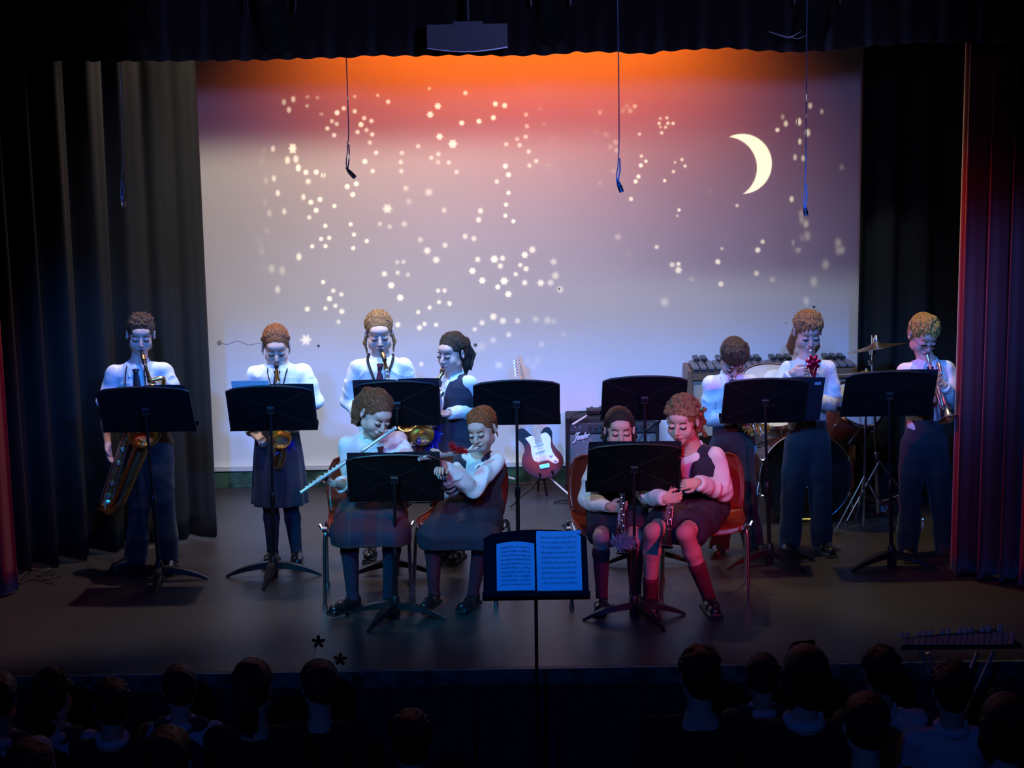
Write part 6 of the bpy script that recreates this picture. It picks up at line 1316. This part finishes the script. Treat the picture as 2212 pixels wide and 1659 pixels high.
def overhead():
    Y = 8.05; a = P(923, 110, Y); c = P(1097, 106, Y); tp = P(1010, 52, Y); base = V((a[0]+c[0])/2, Y+.25, 0); base[2] = (a[2]+tp[2])/2; W_ = c[0]-a[0]; H_ = tp[2]-a[2]; root = thing('ceiling_projector', 'dark ceiling projector hanging in front of the valance', 'projector', base)
    b = MB(); poly = [(-W_/2, H_/2), (W_/2, H_/2), (W_/2, -H_/2+.012)]+[(W_/2-W_*t, -H_/2+.012-.018*math.sin(PI*t)) for t in np.linspace(.08, .92, 11)]+[(-W_/2, -H_/2+.012)]
    b.prism(poly, 0, .30, V(0, -.25, 0), V(1, 0, 0), V(0, 0, 1), V(0, 1, 0)); b.build('case', mat('charcoal_case', (.006, .006, .007), .45), root)
    b = MB(); b.tube([V(W_/2-W_*t, -.252, -H_/2+.012-.018*math.sin(PI*t)) for t in np.linspace(0, 1, 15)], .004, 6); b.build('lower_trim', mat('silver_trim', (.25, .25, .27), .3, .6), root)
    b = MB(); b.lathe([(.05, 0), (.05, .03), (.04, .04), (.035, .01), (0, .005)], V(W_*.25, .11, 0), (0, 1, 0), 24); b.build('lens', M_EBONY, root)
    b = MB(); b.tube([V(0, 0, H_/2), V(0, 0, H_/2+.5)], .02, 12); b.box((0, 0, H_/2+.01), (.14, .14, .02), bev=.003); b.build('ceiling_pole', M_BLACK, root)
    for (x, y, r, lab) in ((272, 42, 52, 'round black stage lantern above the side curtain'), (588, 38, 50, 'round black stage lantern at the top between curtain and wall edge'), (1190, 22, 40, 'round black stage lantern right of the projector'), (1765, 20, 48, 'round black stage lantern near the blue rag')):
        Yl = 8.40; p = P(x, y-10, Yl); rr = r/560; root = thing('stage_lantern', lab, 'stage lantern', p, 'stage lanterns on the front bar'); d = nrm(V(0, .8, -.5))
        b = MB(); b.lathe([(0, -.16), (rr*.6, -.15), (rr*.8, -.05), (rr*.85, .10), (rr, .12), (rr, .22), (rr*.9, .22), (rr*.88, .11)], (0, 0, 0), d, 28); b.build('housing', mat('matt_black_steel', (.004, .005, .006), .8), root)
        b = MB(); b.tube(crom([V(-rr-.02, 0, 0), V(-rr-.02, 0, rr+.05), V(0, 0, rr+.12), V(rr+.02, 0, rr+.05), V(rr+.02, 0, 0)], 5), .008, 6); b.build('yoke', M_BLACK, root)
        b = MB(); b.tube([V(0, 0, rr+.10), V(0, 0, rr+.32)], .012, 8); b.build('hook_clamp', M_BLACK, root)
    bar = MB(); bar.tube([V(-4, 8.40, 3.75), V(4, 8.40, 3.75)], .024, 12); o = bar.build('lighting_bar', M_BLACK); tagp(o, 'black lighting bar carrying the stage lanterns above the valance', 'lighting bar')
    p = P(1705, 76, 8.3); root = thing('rag', 'strip of blue lit cloth caught on the valance', 'cloth', p)
    b = MB(p); b.tube(crom([P(1660, 68, 8.3), P(1685, 76, 8.3), P(1706, 80, 8.3), P(1730, 68, 8.3)], 6), cint([.002, .006, .009, .003], 6), 6, flat=.5); b.tube([P(1706, 80, 8.3), P(1722, 84, 8.3), P(1742, 77, 8.3)], .0015, 5); b.build('cloth_strip', mat('pale_cloth', (.6, .7, .8), .7), root)

def loose_cables():
    r = np.random.default_rng(5)
    for lab, (x0, x1, y0, y1), seed, n in (('tangle of thin cables on the floor beside the narrow crimson curtain', (42, 140, 1215, 1262), 3, 16), ('dark cables lying along the wall behind the sunburst guitar', (1085, 1210, 1022, 1052), 8, 12), ('dark cable on the floor between the two saxophone girls and the wall', (690, 760, 1052, 1075), 2, 5)):
        r = np.random.default_rng(seed); pts = [F(r.uniform(x0, x1), r.uniform(y0, y1), .008)+V(0, 0, .004*i/n) for i in range(n)]; pts = [V(p[0], min(p[1], HY-.06), p[2]) for p in pts]
        b = MB(); b.tube(crom(pts, 8), .0035, 6); tagp(b.build('cable', mat('dark_cable', (.05, .035, .03), .6), None), lab, 'cable')
    b = MB(); a = F(1084, 1030, .02); c = F(1106, 1035, .02); p = P(1082, 1027, HY-.25); tagp(b.tube([p, P(1112, 1035, HY-.35)], .008, 8).build('metal_rod', mat('pale_grey_tube', (.55, .55, .55), .4), None), 'pale grey stand tube lying near the wall left of the sunburst guitar', 'rod')
    # long folder-like box behind flautist
# ------------------------------------------------------------------ audience
def audience():
    navy, wh, dk = M_NAVY, mat('pale_shirt', (.55, .58, .62), .85, bump=.2), mat('dark_jumper', (.012, .012, .018), .9)
    A = [  # px,py of head top, head width px, Y, hair style, colour, body kind, label, shoulder drop
        (112, 1450, 78, 7.85, 'curly', 'brown', 'pin', 'child with curly hair and white collar watching from in front of the stage'),
        (238, 1470, 76, 7.40, 'short', 'black', 'dark', 'child with short black hair between the curly child and the white collared child'),
        (386, 1438, 74, 7.88, 'low', 'dark', 'pin', 'child with neat dark hair and a broad white collar in the audience'),
        (545, 1426, 88, 7.45, 'pony', 'brown', 'dark', 'child with a big brown ponytail in the audience'),
        (688, 1428, 80, 7.86, 'low', 'brown', 'dark', 'child wearing a headband with two glitter flowers on springs'),
        (886, 1540, 90, 7.2, 'short', 'black', 'dark', 'child with black hair sitting lower, alone under the conductor stand'),
        (60, 1604, 92, 6.8, 'short', 'auburn', 'dark', 'low seated person whose reddish hair shows at the bottom corner'),
        (362, 1574, 104, 6.85, 'low', 'dark', 'dark', 'low seated person with dark hair in front of the white collared child'),
        (1511, 1400, 90, 7.35, 'short', 'dark', 'adult', 'broad shouldered adult with short dark hair and bare neck in the audience'),
        (1648, 1414, 72, 7.88, 'low', 'dark', 'pin', 'child with smooth hair and striped white sleeve beside the adult'),
        (1738, 1396, 98, 7.38, 'bob', 'black', 'dark', 'person with full black hair and a pale collar in the audience'),
        (1904, 1400, 80, 7.84, 'short', 'black', 'white', 'child in a pale shirt with cropped dark hair left of the glockenspiel'),
        (1872, 1500, 100, 7.0, 'low', 'black', 'dark', 'person with a dark round head low in front of the pale shirted child'),
        (2058, 1432, 84, 7.42, 'short', 'black', 'white', 'child in a pale shirt sitting under the glockenspiel'),
        (2172, 1500, 130, 6.85, 'bob', 'black', 'dark', 'large dark haired person at the bottom corner below the glockenspiel'),
        (-8, 1452, 84, 7.38, 'low', 'dark', 'pin', 'child cut off by the picture edge with a white sleeve beside the curly child'),
    ]
    for i, (x, y, wpx, Y, hs, hc, kind, lab) in enumerate(A):
        top = P(x, y, Y); s = FPX/np.linalg.norm(top-V(0, 0, CAMH)); hk = wpx/s/.158*.96; hk = min(hk, 1.25)
        H = top-V(0, 0, .112*hk); base = V(H[0], Y, -1.0); root = thing('person', lab, 'person', base)
        R = rotz(math.radians(180+(-14, 10, 6, -8, 12, 0, 9, -5, 4, -10, 15, 8, -6, -9, 12, 0)[i])) @ rotx(math.radians(6)); k = hk*.98
        nb = H+V(0, -.012, -.150*hk); wf = .98*k*(1.18 if kind == 'adult' else 1); shz = nb-V(0, 0, .045*k)
        sl, sr = shz+V(-.155*wf, 0, -.02), shz+V(.155*wf, 0, -.02); pel = V(H[0], Y-.03, -1+.50); T = shz[2]-pel[2]
        if T < .25: pel[2] = shz[2]-.36*k; T = .36*k
        RT = np.eye(3); zs = np.array([-.12, .0, .25, .5, .75, .92, 1.0, 1.08])*T; RX = np.array([.13, .135, .125, .12, .135, .135, .10, .055])*wf; RY = np.array([.09, .095, .09, .085, .09, .080, .062, .045])*wf
        B = Solid(); add_head(B, H, R, hk); B.cone(H-V(0, .0, .055*hk), nb, .045*hk, .050*hk, k=.02); B.loft(pel, RT, zs, RX*.9, RY*.9, k=.03)
        for sg, sh in ((-1, sl), (1, sr)):
            el = sh+V(sg*.03, .06, -.24*k); wr = el+V(-sg*.06, .20, -.02); B.chain([sh, el, wr], [.042*k, .033*k, .022*k], k=.015); add_hand(B, wr, V(-sg*.3, 1, -.1), V(0, 0, -1), -sg, k=.8*k)
            kn = pel+V(sg*.10, .24, .0); B.chain([pel+V(sg*.07, .0, -.02), kn, V(kn[0], kn[1]-.02, -.93)], [.08*k, .05*k, .03*k], k=.02); B.chain([V(kn[0], kn[1]-.02, -.95), V(kn[0], kn[1]+.10, -.97)], [.03, .025], k=.01)
        B.build('body', M_SKIN[i % 2], root, .008, base)
        S = Solid(); add_hair(S, H, R, hk, hs, 30+i); S.build('hair', hairmat(hc), root, .0055, base, (.0012, 70, i))
        top_m = wh if kind in ('white', 'pin') else dk
        S = Solid(); e = .012; S.loft(pel, RT, zs[:-1], (RX+e)[:-1], (RY+e)[:-1], k=.02); S.cone(sl*.8+sr*.2, sr*.8+sl*.2, .055*k, .055*k, k=.03)
        for sg, sh in ((-1, sl), (1, sr)): el = sh+V(sg*.03, .06, -.24*k); wr = el+V(-sg*.06, .20, -.02); S.chain([sh, el, el*.3+wr*.7], [.056*k, .048*k, .040*k], k=.015)
        S.build('shirt' if kind != 'dark' and kind != 'adult' else 'jumper', top_m, root, .007, base, (.005, 20, i))
        if kind == 'pin':
            S = Solid(); S.loft(pel, RT, zs[:-1], (RX+e+.008)[:-1]*np.array([1, 1, 1, 1, .96, .80, .55]), (RY+e+.008)[:-1], k=.02); S.cone(shz-V(.085*wf, 0, 0), shz+V(.085*wf, 0, 0), .060*k, .060*k, k=.02); S.build('pinafore', navy, root, .007, base)
        if kind in ('pin', 'white') or 'collar' in lab:
            S = Solid()
            for j in range(16): a0, a1 = j*2*PI/16, (j+1)*2*PI/16; S.cone(nb+V(.058*k*math.sin(a0), -.054*k*math.cos(a0)-.004, -.002-.018*(math.cos(a0) > 0)), nb+V(.058*k*math.sin(a1), -.054*k*math.cos(a1)-.004, -.002-.018*(math.cos(a1) > 0)), .020*k, .020*k, k=.008)
            S.build('collar', wh, root, .006, base)
        S = Solid()
        for sg in (-1, 1): kn = pel+V(sg*.10, .24, .0); S.chain([pel+V(sg*.07, .0, -.02), kn], [.095*k, .07*k], k=.03)
        S.build('lower_clothes', dk, root, .010, base)
        if 'headband' in lab:
            b = MB(base); hp = head_pts(H, R, hk); b.tube(crom([hp(.081*math.cos(a), .0, .035+.083*math.sin(a)) for a in np.linspace(-.1, PI+.1, 12)], 3), .004, 6); hb = b.build('headband', M_BLACKP, root)
            for (fx, fy), cl, rot in (((688, 1386), (.03, .008, .012), 0), ((735, 1424), (.30, .02, .02), 1.2)):
                t = P(fx, fy, Y); s0 = hp(.03 if fx < 700 else -.05, 0, .118 if fx < 700 else .095); b = MB(base)
                b.tube([s0+(t-s0)*u+V(.003*math.cos(u*60), .003*math.sin(u*60), 0) for u in np.linspace(0, 1, 60)], .0008, 4); b.build('spring', M_CHROME, hb)
                S = Solid()
                for q in range(5): a = rot+q*2*PI/5+.3; S.ell(t+V(math.cos(a), -.1, math.sin(a))*.020, V(.014, .006, .009), frame(V(-math.sin(a), 0, math.cos(a)), V(0, 1, 0)), k=.003)
                S.ell(t-V(0, .006, 0), V(.010, .008, .010), k=.003); S.build('glitter_flower', mat('glitter_%d' % int(rot*10), cl, .35, .4, bump=.8, bscale=200), hb, .003, base)
# ------------------------------------------------------------------ build everything
LIGHTS()
build_setting(); build_drapes()
hanging_mic('hanging microphone on a long cable in front of the orange part of the wall', (745, 750, 751), 125, 312, 366, (767, 384), 9.3)
hanging_mic('hanging microphone near the middle of the wall, left of the crescent moon', (1330, 1334, 1336), 45, 342, 391, (1343, 415), 8.3)
hanging_mic('hanging microphone right of the crescent moon', (1737, 1739, 1739), 85, 398, 448, (1741, 466), 8.3)
hanging_mic('hanging microphone barely lit against the black side curtain', (260, 264, 262), 125, 392, 430, (267, 446), 9.0)
R_ = players(); instruments(R_)
chair('orange plastic chair under the girl in the red plaid skirt', (797, 1288), 4)
chair('orange plastic chair under the red haired girl with the flute', (1003, 1282), -14)
chair('orange plastic chair under the girl with braids', (1320, 1289), 3)
chair('orange plastic chair under the girl with curly hair', (1522, 1284), -6)
SA = {}
SA[1] = music_stand('black music stand in front of the boy with the large saxophone', (345, 1256), (313, 854), (316, 922), 200, legs=(-85, 5, 150))
SA[2] = music_stand('music stand with pale sheet music before the girl in the knee length skirt', (592, 1245), (584, 845), (586, 926), 188, legs=(-95, 0, 180))
SA[3] = music_stand('black music stand in front of the tallest girl', (852, 1240), (858, 836), (858, 914), 185, legs=(-15, 195, 90))
SA[4] = music_stand('black music stand standing alone in front of the sunburst guitar', (1120, 1232), (1115, 834), (1117, 912), 190, legs=(-30, 90, 210))
SA[5] = music_stand('black music stand behind the two clarinet girls', (1398, 1214), (1392, 824), (1392, 903), 186, legs=(-15, 90, 195))
SA[6] = music_stand('black music stand in front of the two boys with trumpets by the drums', (1662, 1218), (1652, 826), (1653, 912), 182, legs=(-50, 10, 200))
SA[7] = music_stand('black music stand with a broad bright top edge beside the boy in glasses', (1925, 1222), (1920, 812), (1922, 896), 196, legs=(-30, 75, 205))
SA[8] = music_stand('black music stand in front of the two seated flute girls', (855, 1334), (852, 987), (852, 1086), 206, legs=(-12, -118, 168))
SA[9] = music_stand('black music stand in front of the two seated clarinet girls', (1370, 1334), (1370, 968), (1370, 1060), 204, legs=(-60, 8, 188))
SA[10] = music_stand("conductor's black music stand holding two open pages below the stage edge", (1158, 1440), (1157, 1166), (1157, 1278), 226, ground=-1.0, face='camera', tilt=32, Yfix=8.12, group=None, legs=(-90, 18, 162))
mp = mat('white_paper', (.78, .78, .78), .8); md = mat('black_folder_card', (.015, .016, .03), .6)
sheet_on(SA[2], 'sheet_music', 'pale sheet of music peeping over the stand of the girl in the knee length skirt', 'sheet music', -.82, .02, -.8, 1.24, mp)
sheet_on(SA[2], 'music_folder', 'dark folder on the stand of the girl in the knee length skirt', 'folder', -.2, 1.02, -.95, 1.04, md, dn=.008)
sheet_on(SA[1], 'music_folder', 'dark folder on the stand of the boy with the large saxophone', 'folder', .05, .90, -.95, 1.06, md)
sheet_on(SA[3], 'music_folder', 'dark folder leaning out over the left of the stand of the tallest girl', 'folder', -1.0, .0, -.95, 1.06, md)
sheet_on(SA[3], 'music_folder', 'dark folder on the right half of the stand of the tallest girl', 'folder', .05, 1.0, -.95, 1.07, md, dn=.008)
sheet_on(SA[6], 'music_folder', 'dark folder with a pale sticker sticking out beside the stand of the two trumpet boys', 'folder', .2, 1.36, -.97, 1.0, md, dn=.006)
st = SA[6]; b = MB(); c = st['O']+st['ux']*1.20*st['hw']+st['uy']*.74*st['hh']+st['un']*.0035; b.box(c, (.036, .020, .0015), np.stack([st['ux'], st['uy'], st['un']], 1)); lb = b.build('sticker', mat('pale_blue_sticker', (.35, .45, .6), .6)); fo = [o for o in bpy.data.objects if 'pale sticker' in str(o.get('label', ''))][0]; lb.data.transform(Matrix.Translation(-fo.location)); lb.parent = fo
sheet_on(SA[7], 'music_folder', 'dark folder on the stand beside the boy in glasses', 'folder', -.1, .98, -.95, 1.05, md)
sheet_on(SA[8], 'music_folder', 'dark folder tilted over the left of the stand of the flute girls', 'folder', -.97, .0, -.95, 1.08, md, rot=-.03)
sheet_on(SA[8], 'music_folder', 'dark folder over the right half of the stand of the flute girls', 'folder', .0, .97, -.95, 1.07, md, dn=.008)
sheet_on(SA[9], 'music_folder', 'dark folder over the left half of the stand of the clarinet girls', 'folder', -.97, .0, -.95, 1.10, md)
sheet_on(SA[9], 'music_folder', 'dark folder over the right half of the stand of the clarinet girls', 'folder', -.05, .97, -.95, 1.06, md, dn=.008)
sheet_on(SA[10], 'sheet_music', "smaller open page of music on the conductor's stand", 'sheet music', -.74, -.02, -.74, .62, mp, music=True, curl=.010)
sheet_on(SA[10], 'sheet_music', "taller bright page of music on the conductor's stand", 'sheet music', .02, .87, -.76, 1.0, mp, music=True, curl=-.006)
electric_guitar(); amplifier(); small_amp(); drum_kit(); marimba(); glockenspiel(); overhead(); loose_cables(); audience()
